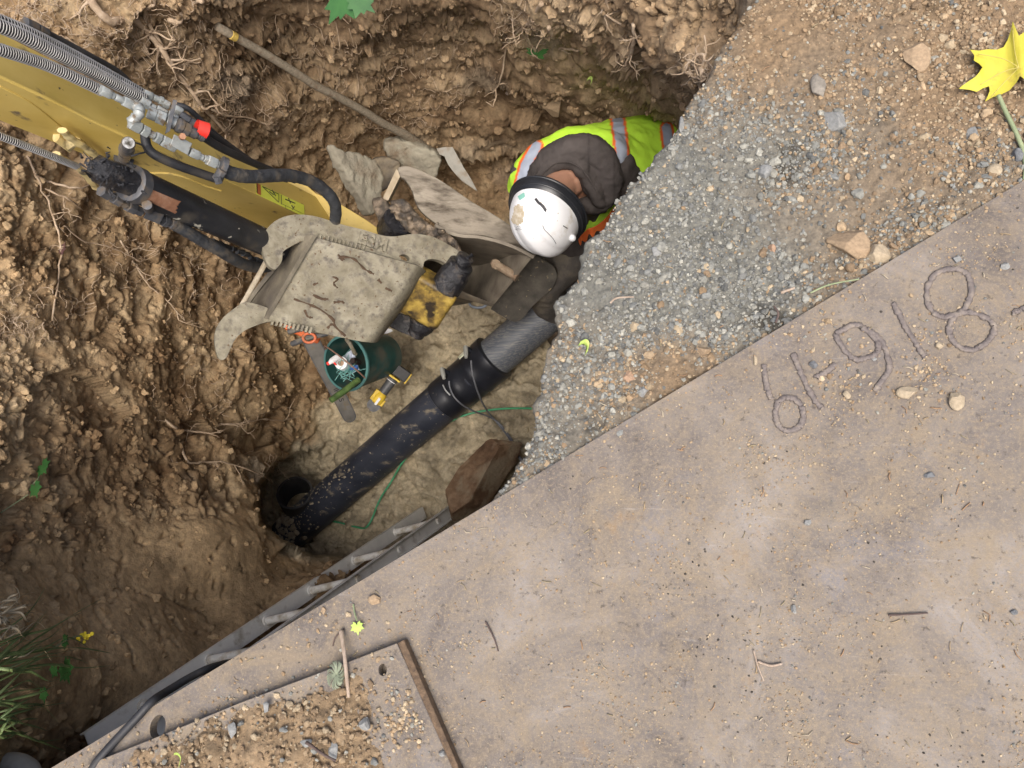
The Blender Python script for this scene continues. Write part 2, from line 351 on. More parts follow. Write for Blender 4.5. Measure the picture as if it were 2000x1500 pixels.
def axis(lo, hi, st, outlo, outhi):
    a = [lo]; s_ = st
    while a[-1] > outlo: s_ *= 1.25; a.append(a[-1] - s_)
    b = [hi]; s_ = st
    while b[-1] < outhi: s_ *= 1.25; b.append(b[-1] + s_)
    return np.r_[a[::-1], np.arange(lo + st, hi, st), b]
c0 = PZ(np.array([960, 2040, 960, 2040]), np.array([-40, -40, 980, 980]), np.zeros(4))
xs = axis(c0[:, 0].min() - .05, c0[:, 0].max() + .05, .0042, -45, 50); ys = axis(c0[:, 1].min() - .25, c0[:, 1].max() + .05, .0042, -50, 50)
X, Y = np.meshgrid(xs, ys, indexing='ij'); x, y = X.ravel(), Y.ravel()
near = (np.abs(x) < 4) & (np.abs(y) < 4)
P0 = np.stack([x, y, 0 * x], 1); wob = np.zeros(len(x)); wob[near] = fbm(P0[near] * 9, 4, 71) * .022 + fbm(P0[near] * 40, 2, 72) * .006
s_ = -sdpoly(x, y, poly) + wob
def sdl(x_, y_): return -sdpoly(x_, y_, poly)
e = 1e-3; gx = (sdl(x + e, y) - sdl(x - e, y)) / (2 * e); gy = (sdl(x, y + e) - sdl(x, y - e)) / (2 * e); gl = np.hypot(gx, gy) + 1e-9; gx /= gl; gy /= gl
low = smooth(-s_, 0, .005)
down = np.clip(-s_, 0, .33)
px = x + gx * np.where(s_ < 0, -s_ + .10 * smooth(down, 0, .2) * 1.0, 0); py = y + gy * np.where(s_ < 0, -s_ + .10 * smooth(down, 0, .2), 0)
# keep far skirt from spreading out
z = -.018 * np.exp(-np.clip(s_, 0, None) / .02) - np.where(s_ < 0, down * 7.6, 0)
slope = ((1 - smooth(np.abs(x - 0.0), 30, 40)))
PG = np.stack([px, py, z], 1)
keep = (s_ > -.34)
q = quads(len(xs), len(ys)); q = q[keep[q].all(1)]
dd = np.zeros(len(x)); Pn = P0[near]
wg = worley(Pn * 38, 12); wg2 = worley(Pn * 85, 13); bigg = fbm(Pn * 2.5, 3, 81); mg = fbm(Pn * 12, 4, 82)
pd_ = (P0[near] - eA) @ en; dd[near] = .011 * smooth(pd_, -.09, -.01) * (1 - smooth(pd_, .03, .10)) * .95 + bigg * .014 + mg * .008 + (.5 - wg[0]) * .010 * (wg[2] > .35) + (.5 - wg2[0]) * .006 + fbm(Pn * 90, 2, 83) * .003
PG[:, 2] += np.where(s_ > -.01, dd, 0) + (~near) * -.01
sideb = np.clip(-s_ * 30, 0, 1); nz = fbm(np.stack([px * 5, py * 5, z * 5], 1), 3, 91) * .05 + fbm(np.stack([px * 20, py * 20, z * 20], 1), 3, 92) * .015
PG[:, 0] -= gx * nz * sideb; PG[:, 1] -= gy * nz * sideb
ub, vb = proj(PG + np.array([0, 0, 0.]))
br = np.clip(.30 + .9 * fbm(P0 * 2.2 * near[:, None], 3, 95) + .0006 * (ub - 1500) - .5 * np.exp(-((ub - 1250) ** 2 + (vb - 450) ** 2) / 300 ** 2) + .9 * np.exp(-((ub - 1470) ** 2 + (vb - 60) ** 2) / 130 ** 2) + .35 * smooth(ub, 1500, 1900) * smooth(-vb, -500, -250) + .7 * np.exp(-((ub - 1330) ** 2 + (vb - 740) ** 2) / 110 ** 2), 0, 1)
gcol = np.array([.172, .168, .145]) * (1 - br[:, None]) + np.array([.235, .165, .1]) * br[:, None]
dk = smooth(fbm(P0 * 7 * near[:, None], 4, 97), .3, .75) * .6; gcol = gcol * (1 - dk[:, None])
gcol = gcol * (1 + .25 * fbm(P0 * 50 * near[:, None], 2, 98)[:, None]); side = np.clip(-s_ * 12, 0, 1)[:, None]; gcol = gcol * (1 - side) + np.array([.27, .18, .1]) * side
M_grav = mat('gravelly_ground', [(.25, (.6, .6, .62)), (.5, (1, 1, 1)), (.75, (1.4, 1.38, 1.32))], scale=110, rough=.92, bump=.8, bscale=260, attr='tint', spec=.25, bdist=.004)
led = fast_mesh('ground', PG, q, M_grav, np.clip(gcol, .03, .9)); tag(led, kind='structure')
BR = br; 
# loose stones and grit lying in the gravelly ground: nobody could count them
def on_ledge(n, lo, hi, p=2.2, seed=0):
    u = rng.uniform(960, 2060, n * 2); v = rng.uniform(-60, 1000, n * 2); Q = PZ(u, v, np.zeros(len(u))); s2 = sdl(Q[:, 0], Q[:, 1])
    m = (s2 > .004) & ((Q - eA) @ en < .012 + rng.exponential(.008, len(u))); u, v, Q = u[m][:n], v[m][:n], Q[m][:n]
    r = lo + (hi - lo) * rng.random(len(u)) ** p; return u, v, Q, r
def ledge_z(Q):
    i = np.clip(np.searchsorted(xs, Q[:, 0]), 0, len(xs) - 1); j = np.clip(np.searchsorted(ys, Q[:, 1]), 0, len(ys) - 1)
    return PG[:, 2].reshape(len(xs), len(ys))[i, j], BR.reshape(len(xs), len(ys))[i, j]
M_stone = mat('loose_stone', [(.3, (.75, .75, .75)), (.7, (1.2, 1.2, 1.2))], scale=150, rough=.88, bump=.4, bscale=300, attr='tint', spec=.3)
GREYS = np.array([[.25, .247, .218], [.20, .202, .188], [.33, .318, .27], [.225, .222, .195], [.145, .145, .135]])
TANS = np.array([[.36, .265, .165], [.30, .21, .125], [.41, .325, .215], [.24, .17, .105]])
def stone_tint(br_, bias=0):
    n = len(br_); t = rng.random(n) < np.clip(br_ * 1.0 + bias, .06, .93); c_ = np.where(t[:, None], TANS[rng.integers(0, 4, n)], GREYS[rng.integers(0, 5, n)]); return c_ * rng.uniform(.75, 1.25, (n, 1))
for nm, n, lo, hi, p, base in (('gravel', 34000, .0018, .0062, 2.4, ICO1), ('gravel_stones', 1500, .006, .0125, 2.6, ICO2)):
    u, v, Q, r = on_ledge(n, lo, hi, p); z_, b_ = ledge_z(Q); Q[:, 2] = z_ + r * rng.uniform(-.25, .35, len(r))
    dens = fbm(Q * 6, 3, 101); kp = rng.random(len(r)) < np.clip(.75 + dens * .9 - b_ * .35, .12, 1); Q, r, b_ = Q[kp], r[kp], b_[kp]
    tag(stones(nm, Q, r, M_stone, stone_tint(b_, -.05), base), 'loose grey and tan crushed stone strewn over the ledge beside the trench', 'gravel', kind='stuff')
# crumbs of soil clinging to the pit walls
n = 26000; i = rng.integers(20, len(us) - 60, n); j = rng.integers(25, len(vs) - 25, n); Q = PITP[i, j] + rng.normal(0, .006, (n, 3)); sw = sand.reshape(U.shape)[i, j]; cw = cut.reshape(U.shape)[i, j]
den = fbm(Q * 5, 3, 111); kp = (rng.random(n) < np.clip(.65 + den * .8, .1, 1) * (1 - .82 * sw) * (1 - .85 * cw)) & (us[i] < 1600)
Q = Q[kp]; tc_ = c.reshape(len(us), len(vs), 3)[i, j][kp] * rng.uniform(.75, 1.35, (len(Q), 1)); r = .004 + .018 * rng.random(len(Q)) ** 3.5
tag(stones('soil_clods', Q, r, M_soil, np.clip(tc_, .03, .7), ICO2, rough=.3, flatz=.95), 'crumbly brown clods of soil on the trench walls', 'soil', kind='stuff')

# ------------------------------------------------------------------ steel plates
def plate_pts(px, z): return [Z(u, v, z) for u, v in px]
M_plate = bpy.data.materials.new('rusty_dusty_steel'); M_plate.use_nodes = True
def plate_mat(m, pileamt=.0):
    n = m.node_tree.nodes; L = m.node_tree.links; b = n['Principled BSDF']
    tc = n.new('ShaderNodeTexCoord').outputs['Object']
    def noise(sc, det=8, r=.6, vec=None, dist=0):
        t = n.new('ShaderNodeTexNoise'); t.inputs['Scale'].default_value = sc; t.inputs['Detail'].default_value = det; t.inputs['Roughness'].default_value = r; t.inputs['Distortion'].default_value = dist
        L.new(vec or tc, t.inputs['Vector']); return t.outputs['Fac']
    def ramp(f, st):
        r = n.new('ShaderNodeValToRGB'); L.new(f, r.inputs[0]); e = r.color_ramp.elements
        while len(e) < len(st): e.new(.5)
        for k, (p, c) in enumerate(st): e[k].position = p; e[k].color = (*c, 1)
        return r.outputs[0]
    def mix(f, a, c, typ='MIX'):
        x = n.new('ShaderNodeMix'); x.data_type = 'RGBA'; x.blend_type = typ
        (L.new(f, x.inputs[0]) if not isinstance(f, float) else setattr(x.inputs[0], 'default_value', f)); L.new(a, x.inputs[6])
        if isinstance(c, tuple): x.inputs[7].default_value = (*c, 1)
        else: L.new(c, x.inputs[7])
        return x.outputs[2]
    base = ramp(noise(3.2, 11, .74, dist=.5), [(.34, (.10, .085, .077)), (.46, (.165, .142, .125)), (.54, (.21, .18, .152)), (.68, (.30, .27, .245))])
    blue = ramp(noise(4.5, 8, .7), [(.56, (0, 0, 0)), (.68, (.6, .6, .6))]); base = mix(blue, base, (.225, .215, .225))
    orange = ramp(noise(6, 9, .75), [(.6, (0, 0, 0)), (.7, (.85, .85, .85))]); base = mix(orange, base, (.27, .175, .09))
    dust = ramp(noise(7.5, 12, .85, dist=1.2), [(.47, (0, 0, 0)), (.62, (.8, .8, .8))]); base = mix(dust, base, (.255, .20, .135))
    fine = ramp(noise(150, 6, .85), [(.50, (0, 0, 0)), (.62, (.8, .8, .8))]); base = mix(fine, base, (.31, .245, .165))
    mp = n.new('ShaderNodeMapping'); mp.inputs['Rotation'].default_value = (0, 0, .5); mp.inputs['Scale'].default_value = (4, 60, 1); L.new(tc, mp.inputs[0])
    scr = ramp(noise(1.0, 6, .75, mp.outputs[0]), [(.62, (0, 0, 0)), (.70, (.35, .35, .35))]); base = mix(scr, base, (.42, .39, .36))
    dark = ramp(noise(55, 5, .75), [(.33, (.8, .8, .8)), (.42, (0, 0, 0))]); base = mix(dark, base, (.075, .062, .052))
    smd = ramp(noise(2.6, 7, .7, dist=.6), [(.64, (0, 0, 0)), (.78, (.55, .55, .55))]); base = mix(smd, base, (.10, .09, .075))
    L.new(base, b.inputs['Base Color']); b.inputs['Roughness'].default_value = .72; b.inputs['Specular IOR Level'].default_value = .35
    bp = n.new('ShaderNodeBump'); bp.inputs['Strength'].default_value = .55; bp.inputs['Distance'].default_value = .003; L.new(noise(160, 8, .75), bp.inputs['Height'])
    bp2 = n.new('ShaderNodeBump'); bp2.inputs['Strength'].default_value = .35; bp2.inputs['Distance'].default_value = .006; L.new(noise(14, 8, .6), bp2.inputs['Height']); L.new(bp.outputs[0], bp2.inputs['Normal']); L.new(bp2.outputs[0], b.inputs['Normal'])
plate_mat(M_plate)
A0 = eA - ed * 1.0; B0 = eB + ed * .9
hole = np.array([Z(308 + 19 * math.cos(t) * .8 - 4 * math.sin(t), 1420 + 24 * math.sin(t), PT) for t in np.linspace(0, 2 * np.pi, 20, endpoint=False)])
mb = MB(); mb.prism([A0, B0, B0 + en * 2.4, A0 + en * 2.4], (0, 0, -PT), holes=[hole])
rp = thing('steel_road_plate', 'large dusty rust-brown steel road plate with welded digits beside the trench', 'steel plate', (A0 + B0) / 2)
pl = mb.build('plate', M_plate, rp, flat=True)
# weld-bead writing  61-91B-
def bead(pts, r=.0056, closed=False):
    P_ = spline(ZL([(u, v, PT + .001) for u, v in pts]), 10, closed); 
    if closed: P_ = np.concatenate([P_, P_[:2]])
    m_ = len(P_); rr = r * (1 + .12 * np.sin(np.arange(m_) * 2.1) + .45 * fbm(np.stack([np.arange(m_) * .23, np.full(m_, pts[0][0] * 1.), np.zeros(m_)], 1), 3, 9)); P_[:, :2] += rng.normal(0, .0006, (m_, 2)); return P_, rr
beads = [[(1492,712),(1494,735),(1500,762),(1506,780)], [(1549,690),(1560,718),(1575,752),(1592,782),(1606,798)], [(1594,737),(1612,727),(1632,710)],
 [(1694,643),(1718,662),(1733,692),(1736,722),(1722,745),(1708,762)], [(1744,592),(1760,620),(1775,650),(1795,680),(1808,698)], [(1978,612),(1990,606),(2015,598)]]
loops = [[(1515,800),(1525,780),(1548,778),(1566,795),(1568,820),(1555,838),(1533,840),(1518,825)], [(1634,655),(1650,642),(1672,634),(1692,645),(1714,668),(1712,690),(1690,700),(1668,700),(1648,682)],
 [(1812,590),(1812,560),(1828,535),(1858,525),(1885,532),(1898,560),(1890,592),(1872,612),(1845,618),(1825,612)], [(1872,612),(1905,612),(1932,625),(1942,642),(1930,665),(1905,682),(1880,680),(1858,662),(1855,635)]]
M_bead = mat('weld_bead', [(.13, .108, .10), (.185, .155, .14), (.29, .24, .19)], scale=60, rough=.6, bump=.6, bscale=120, metal=.15)
mb = MB()
for b_ in beads: p_, r_ = bead(b_); mb.tube(p_, r_, 8, jit=.08, flat=.55)
for b_ in loops: p_, r_ = bead(b_, closed=True); mb.tube(p_, r_, 8, jit=.08, flat=.55)
mb.build('weld_lettering', M_bead, rp, auto=0)
# smaller plate lying on the large one
p2 = [(775,1256),(888,1510),(930,1620),(500,1800),(120,1700),(160,1498),(310,1438),(470,1372),(640,1308)]
zt = PT + .026
h2 = np.array([Z(747 + 8 * math.cos(t), 1308 + 12 * math.sin(t), zt) for t in np.linspace(0, 2 * np.pi, 14, endpoint=False)])
M_plate2 = M_plate.copy(); M_plate2.name = 'bare_steel'
sp = thing('steel_cover_plate', 'smaller steel plate with a rough corner hole, lying on the road plate under soil', 'steel plate', Z(700, 1400, PT))
mb = MB(); mb.prism([Z(u, v, zt) for u, v in p2], (0, 0, -.0235), holes=[h2]); mb.build('plate', M_plate2, sp, bev=.0015, flat=True)
M_rust = mat('rusty_edge', [(.07, .045, .03), (.13, .085, .05), (.2, .13, .08)], scale=90, rough=.85, bump=.7, bscale=140)
mb = MB(); q1, q2 = Z(775, 1256, zt), Z(930, 1620, zt); dq = (q2 - q1) / np.linalg.norm(q2 - q1); nq = np.array([dq[1], -dq[0], 0]); nq *= np.sign(nq @ (Z(1200, 1400, zt) - q1))
mb.box((q1 + q2) / 2 + nq * .0075 + np.array([0, 0, -.0125]), (q2 - q1) / 2, nq * .0072, np.array([0, 0, .0112])); mb.build('edge_bar', M_rust, sp, bev=.002)
# grit, crumbs and soil lying on the plates
def plate_uv(n, box=(80, -0, 2050, 1540)):
    u = rng.uniform(box[0], box[2], n); v = rng.uniform(box[1], box[3], n); Q = PZ(u, v, np.full(n, PT)); s2 = (Q - eA) @ en; m = s2 > .006; return u[m], v[m], Q[m], s2[m]
def on2(u, v): return sdpoly(u, v, p2) < -4
u, v, Q, s2 = plate_uv(110000); dn = fbm(Q * 4, 4, 121) + .5 * fbm(Q * 17, 3, 122)
pile = 1.4 * np.exp(-((u - 640) ** 2 / 190 ** 2 + (v - 1290) ** 2 / 130 ** 2)) + 1.2 * np.exp(-((u - 1700) ** 2 / 190 ** 2 + (v - 690) ** 2 / 130 ** 2)) + .9 * (sdpoly(u, v, p2) < -4) + .9 * np.exp(-((sdpoly(u, v, p2) - 12) / 16) ** 2) + .55 * np.exp(-s2 / .02)
kp = rng.random(len(u)) < np.clip(.17 + .70 * np.clip(dn, 0, 1) + .55 * pile * np.clip(.6 + dn, .1, 1), 0, 1) * np.clip(.35 + 1.6 * fbm(Q * 9, 3, 125), .12, 1.2)
u, v, Q, pile, dn = u[kp], v[kp], Q[kp], pile[kp], dn[kp]
r = .0010 + .0022 * rng.random(len(u)) ** 2.5 + np.clip(pile, 0, 1.5) * .0035 * rng.random(len(u)) ** 3; hb = on2(u, v); Q[:, 2] += np.where(hb, .026, 0) + r * .3
hole_m = (np.hypot(u - 308, v - 1420) > 27) & (np.hypot(u - 747, v - 1308) > 14); Q, r = Q[hole_m], r[hole_m]
tn = np.where(rng.random((len(r), 1)) < .86, TANS[rng.integers(0, 3, len(r))] * 1.05, GREYS[rng.integers(0, 5, len(r))]) * rng.uniform(.8, 1.25, (len(r), 1))
ud, vd, Qd, _s = plate_uv(9000); dd2 = sum(np.exp(-((ud - a_) ** 2 / b_ ** 2 + (vd - c_) ** 2 / e_ ** 2)) for a_, b_, c_, e_ in ((1400, 70, 1265, 45), (1600, 45, 1140, 18), (1665, 60, 1300, 40), (1360, 60, 1120, 40), (1430, 60, 1370, 60), (1480, 25, 1270, 40), (1880, 60, 1480, 40))); kd_ = (rng.random(len(ud)) < np.clip(dd2 * np.clip(.5 + 1.5 * fbm(Qd * 25, 3, 123), 0, 1) + .035, 0, 1)) & ~on2(ud, vd)
Qd = Qd[kd_]; Q = np.concatenate([Q, Qd]); r = np.concatenate([r, rng.uniform(.0012, .0032, len(Qd))]); tn = np.concatenate([tn, np.tile([[.055, .048, .04]], (len(Qd), 1)) * rng.uniform(.7, 1.8, (len(Qd), 1))])
tag(stones('grit', Q, r, M_stone, tn, ICO1), 'fine tan grit and crumbs strewn over the steel plates', 'grit', kind='stuff')
# soil heap on the small plate
uh = np.linspace(150, 800, 150); vh = np.linspace(1270, 1530, 90); UH, VH = np.meshgrid(uh, vh, indexing='ij'); QH = PZ(UH, VH, np.full(UH.shape, zt)); ph = QH.reshape(-1, 3)
HP = [(250,1510),(330,1450),(480,1390),(560,1372),(640,1350),(690,1330),(720,1355),(740,1400),(720,1440),(760,1520),(700,1560),(250,1560)]
sh = -sdpoly(UH, VH, HP).ravel() / 55 + fbm(ph * 14, 3, 131) * .55; hgt = smooth(sh, -.3, 1.2) * .022 * (.7 + .6 * fbm(ph * 20, 3, 132)) + (.5 - worley(ph * 45, 14)[0]) * .010 * smooth(sh, -.2, .3) - .004 * (1 - smooth(sh, -.4, .2))
ph2 = ph.copy(); ph2[:, 2] += hgt - .002; hc = np.array([.27, .195, .12]) * (1 + .3 * fbm(ph * 30, 3, 133)[:, None])
qh = quads(len(uh), len(vh)); qh = qh[((sdpoly(UH, VH, p2).ravel() < -3) & (sh > -.45))[qh].all(1)]
tag(fast_mesh('soil_heap', ph2, qh, M_soil, np.clip(hc, .05, .8)), 'thin heap of crumbly brown soil spread over the smaller steel plate', 'soil', kind='stuff')
n = 2300; u = rng.uniform(170, 800, n); v = rng.uniform(1265, 1510, n); s3 = -sdpoly(u, v, HP) / 55; kp = (rng.random(n) < np.clip(s3 + .5, .05, .8)) & (np.hypot(u - 747, v - 1308) > 16) & (sdpoly(u, v, p2) < 0)
Q = PZ(u[kp], v[kp], np.full(kp.sum(), zt)); r = .0022 + .0065 * rng.random(len(Q)) ** 3; Q[:, 2] += .004 + .014 * np.clip(s3[kp], 0, 1)
tag(stones('soil_crumbs', Q, r, M_stone, np.where(rng.random((len(r), 1)) < .93, TANS[rng.integers(0, 4, len(r))] * .85, GREYS[rng.integers(0, 5, len(r))]), ICO2), 'coarse brown crumbs and small stones on the smaller steel plate', 'soil crumbs', kind='stuff')
# ------------------------------------------------------------------ shared materials for made things
M_yel = mat('yellow_paint', [(.3, (.50, .35, .075)), (.5, (.58, .42, .11)), (.7, (.64, .48, .15))], scale=5, rough=.45, bump=.12, bscale=60, dirt=(.16, .12, .07), dscale=14, dthr=.66, dsoft=.05, speck=((.06, .05, .035), 45, .72), spec=.4)
M_yelg = mat('greasy_yellow', [(.3, (.05, .035, .015)), (.48, (.20, .13, .03)), (.6, (.36, .25, .05)), (.72, (.45, .32, .08))], scale=22, rough=.5, bump=.4, bscale=60, dirt=(.03, .022, .015), dscale=18, dthr=.55, dsoft=.06, drough=.35)
M_mud = mat('mud_coated_steel', [(.3, (.14, .122, .088)), (.45, (.22, .197, .142)), (.55, (.265, .24, .178)), (.7, (.32, .295, .225))], scale=17, rough=.88, bump=.6, bscale=70, dirt=(.13, .115, .095), dscale=32, dthr=.585, dsoft=.09, speck=((.12, .08, .05), 90, .66), spec=.2)
M_mudd = mat('dark_muddy_steel', [(.3, (.07, .06, .05)), (.5, (.15, .125, .095)), (.7, (.25, .21, .155))], scale=12, rough=.65, bump=.6, bscale=70, dirt=(.27, .22, .15), dscale=10, dthr=.58, dsoft=.07, spec=.4)
M_blk = mat('black_paint', [(.3, (.014, .015, .018)), (.7, (.035, .037, .043))], scale=8, rough=.42, bump=.2, bscale=60, dirt=(.09, .075, .055), dscale=10, dthr=.62, dsoft=.1, speck=((.5, .47, .38), 30, .655), stretch=((0, 0, -.41), (.35, 1.6, 1)), spec=.5)
M_rub = mat('black_rubber', [(.3, (.016, .016, .018)), (.7, (.035, .035, .038))], scale=20, rough=.55, bump=.3, bscale=90, dirt=(.06, .052, .042), dscale=14, dthr=.62, dsoft=.1)
M_grs = mat('wet_grease', [(.3, (.006, .006, .008)), (.55, (.02, .02, .024)), (.72, (.10, .08, .06))], scale=30, rough=.22, bump=1.0, bscale=70, bdist=.008, spec=.7)
M_fit = mat('zinc_fitting', [(.3, (.27, .29, .28)), (.6, (.42, .44, .42)), (.75, (.33, .27, .19))], scale=30, rough=.5, bump=.3, bscale=100, metal=.35, dirt=(.2, .15, .1), dscale=40, dthr=.6, dsoft=.06)
M_fitd = mat('dark_fitting', [(.3, (.06, .062, .068)), (.7, (.14, .14, .145))], scale=30, rough=.5, bump=.3, bscale=100, metal=.3, dirt=(.16, .12, .08), dscale=30, dthr=.58, dsoft=.08)
M_wire = mat('spring_wire', [(.3, (.30, .29, .27)), (.7, (.46, .45, .43))], scale=30, rough=.5, metal=.3, bump=.1)
M_red = mat('red_tape', [(.75, .03, .02), (.85, .06, .04)], scale=30, rough=.5, bump=.2)
M_rustp = mat('rust', [(.3, (.20, .085, .045)), (.5, (.32, .15, .08)), (.7, (.42, .24, .15))], scale=25, rough=.85, bump=.6, bscale=80)
M_stl = mat('bare_pin_steel', [(.3, (.25, .25, .26)), (.7, (.45, .45, .45))], scale=20, rough=.3, metal=.8, bump=.1, dirt=(.08, .07, .05), dscale=20, dthr=.6)
def cyl_hit(u, v, a, b, R):
    ax = (b - a) / np.linalg.norm(b - a); r = ray(u, v); o = CAM - a; rp = r - (r @ ax)[..., None] * ax; op = o - (o @ ax) * ax
    A = (rp ** 2).sum(-1); B = rp @ op; Cc = op @ op - R * R; t = (-B - np.sqrt(np.maximum(B * B - A * Cc, 0))) / A; return CAM + r * t[..., None]
def hexn(mb, a, b, R, n=6, col=None):
    a, b = np.asarray(a), np.asarray(b); mb.tube([a, b], R, n, True, col)
def roughen(o, vox, amp, k, seed=1):
    r = o.modifiers.new('r', 'REMESH'); r.mode = 'VOXEL'; r.voxel_size = vox
    me = bpy.data.meshes.new_from_object(o.evaluated_get(bpy.context.evaluated_depsgraph_get())); n = len(me.vertices); V = np.empty(n * 3); me.vertices.foreach_get('co', V); V = V.reshape(-1, 3); N_ = np.empty(n * 3); me.vertices.foreach_get('normal', N_); N_ = N_.reshape(-1, 3)
    w = worley(V * k * 1.5, seed); V = V + N_ * (amp * (fbm(V * k, 4, seed, ridge=True) * .5 + (w[2] - .5) * .8))[:, None]; me.vertices.foreach_set('co', V.ravel())
    if 'tint' not in me.color_attributes: ca = me.color_attributes.new('tint', 'FLOAT_COLOR', 'POINT'); ca.data.foreach_set('color', np.ones(n * 4))
    o.modifiers.clear(); o.data = me; me.shade_smooth(); return o
def text_mesh(name, txt, o, X, Y, size, ext, m, parent, bold=0):
    cu = bpy.data.curves.new(name + '_c', 'FONT'); cu.body = txt; cu.size = size; cu.extrude = ext; cu.offset = bold; cu.align_x = 'LEFT'
    t = bpy.data.objects.new(name + '_t', cu); COL.objects.link(t); dg = bpy.context.evaluated_depsgraph_get(); me0 = bpy.data.meshes.new_from_object(t.evaluated_get(dg))
    V = np.array([v.co[:] for v in me0.vertices]); F = [tuple(p.vertices) for p in me0.polygons]; bpy.data.objects.remove(t); bpy.data.curves.remove(cu)
    X, Y = X / np.linalg.norm(X), Y - 0; X = np.asarray(X); Y = Y - X * (Y @ X); Y /= np.linalg.norm(Y); Nz = np.cross(X, Y)
    mb = MB(); mb.add(np.asarray(o) + V[:, :1] * X + V[:, 1:2] * Y + V[:, 2:] * Nz, F, None, False); return mb.build(name, m, parent, auto=30)

def plane_hit(u, v, p0, n):
    r = ray(u, v); t = ((np.asarray(p0) - CAM) @ n) / (r @ n); return CAM + r * t[..., None]

# ------------------------------------------------------------------ excavator: arm, hoses, thumb, bucket
EX = thing('excavator', 'yellow excavator arm reaching down into the trench with its muddy bucket and thumb', 'excavator', D(300, 300, 2.2))
aR, aU, aL = D(-420, -37, 1.50), D(-420, -155, 1.56), D(-420, 66, 1.72)
bR, bU, bL = D(700, 470, 3.02), D(738, 447, 3.08), D(668, 505, 3.12)
bU = plane_hit(np.array(738.), np.array(447.), aR, np.cross(bR - aR, aU - aR)); bL = plane_hit(np.array(668.), np.array(505.), aR, np.cross(bR - aR, aL - aR))
mb = MB(); A_ = [aR, aU, aU + aL - aR, aL]; B_ = [bR, bU, bU + bL - bR, bL]
n_ = 40; GG = np.array([[A_[k] + (B_[k] - A_[k]) * t for k in range(4)] for t in np.linspace(0, 1, n_)]); mb.grid(GG, None, True, True)
stick = mb.build('arm', M_yel, EX, bev=.003, auto=30, seg=2)
topN = np.cross(bR - aR, aU - aR); topN /= np.linalg.norm(topN); topN *= np.sign(topN @ (CAM - aR))
sideN = np.cross(bR - aR, aL - aR); sideN /= np.linalg.norm(sideN); sideN *= np.sign(sideN @ (CAM - aR))
def onside(u, v, h=.0): p = plane_hit(np.array(float(u)), np.array(float(v)), aR, sideN); return p + sideN * h
def ontop(u, v, h=.0): p = plane_hit(np.array(float(u)), np.array(float(v)), aR, topN); return p + topN * h
# raised ridges, flanges and welds on the side
mb = MB()
for pts, r in (([(-60,118),(0,148),(90,190),(190,240),(260,272)], .004), ([(232,342),(330,338),(400,362),(432,372)], .0035), ([(0,168),(60,200),(118,246),(140,262)], .003)):
    mb.tube(spline([onside(u, v, .001) for u, v in pts], 6), r, 6); mb.build('weld_ridge', M_yel, EX); mb = MB()
M_yell = mat('pale_yellow_edge', [(.3, (.55, .42, .16)), (.7, (.75, .62, .33))], scale=18, rough=.5, bump=.3, dirt=(.1, .08, .05), dscale=16, dthr=.62)  # flange ribs take a paler yellow than the arm
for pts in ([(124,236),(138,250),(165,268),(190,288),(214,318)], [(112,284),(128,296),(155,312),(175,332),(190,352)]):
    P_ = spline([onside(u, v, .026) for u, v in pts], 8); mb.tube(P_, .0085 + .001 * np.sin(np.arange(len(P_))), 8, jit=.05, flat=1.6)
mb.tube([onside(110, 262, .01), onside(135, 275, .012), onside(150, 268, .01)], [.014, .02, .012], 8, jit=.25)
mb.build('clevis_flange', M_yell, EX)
mb = MB()                                         # flange at the arm's end
fl = [(560,335),(596,358),(617,376),(666,398),(715,428),(752,455),(740,466),(690,452),(645,428),(606,398),(570,365)]
pn = np.array([D(u, v, 2.86 + (u - 560) * .0006) for u, v in fl]); mb.prism(pn, -topN * .03); mb.build('end_flange', M_yel, EX, bev=.004)
# warning sticker
st = []; M_sty = mat('sticker_yellow', [(.62, .66, .07), (.72, .74, .10)], scale=20, rough=.45, bump=.05); M_sto = mat('sticker_orange', [(.45, .12, .03), (.5, .16, .05)], scale=20, rough=.5, bump=.05); M_ink = mat('black_ink', [(.02, .02, .02), (.03, .03, .03)], scale=20, rough=.6, bump=0)
mb = MB(); mb.prism([ontop(u, v, .0012) for u, v in [(499,357),(593,401),(594,424),(500,380)]], topN * .001); sk_ = mb.build('warning_sticker', M_sty, EX)
mb = MB(); mb.prism([ontop(u, v, .0026) for u, v in [(500,358.5),(508,362),(508.5,382.5),(501,379)]], topN * .0005); mb.build('header_strip', M_sto, sk_)
mb = MB()
def ink(pts, r=.0011, cl=False):
    P_ = [ontop(u, v, .0034) for u, v in pts]; P_ = P_ + P_[:1] if cl else P_; mb.tube(P_, r, 4)
ink([(511,365),(543,396),(543,380)], cl=True); ink([(548,382),(548,400)]); ink([(525,375),(533,381)], .0018); ink([(530,372),(537,384)], .0015); ink([(556,390),(575,398)], .002); ink([(562,388),(566,398)], .0016); ink([(568,402),(572,408)], .0018); ink([(574,404),(570,410)], .0014); ink([(549,399),(592,419)], .0006); ink([(556,402),(556,408),(570,414)], .0006)
mb.build('pictogram', M_ink, sk_)
X_ = ontop(506, 379, 0) - ontop(505, 361, 0); text_mesh('lettering', 'WARNING', ontop(502.2, 378.8, .0034), ontop(502, 360, 0) - ontop(502.2, 379, 0), ontop(500, 370, 0) - ontop(506, 372.6, 0), .0092, .0003, M_ink, sk_)
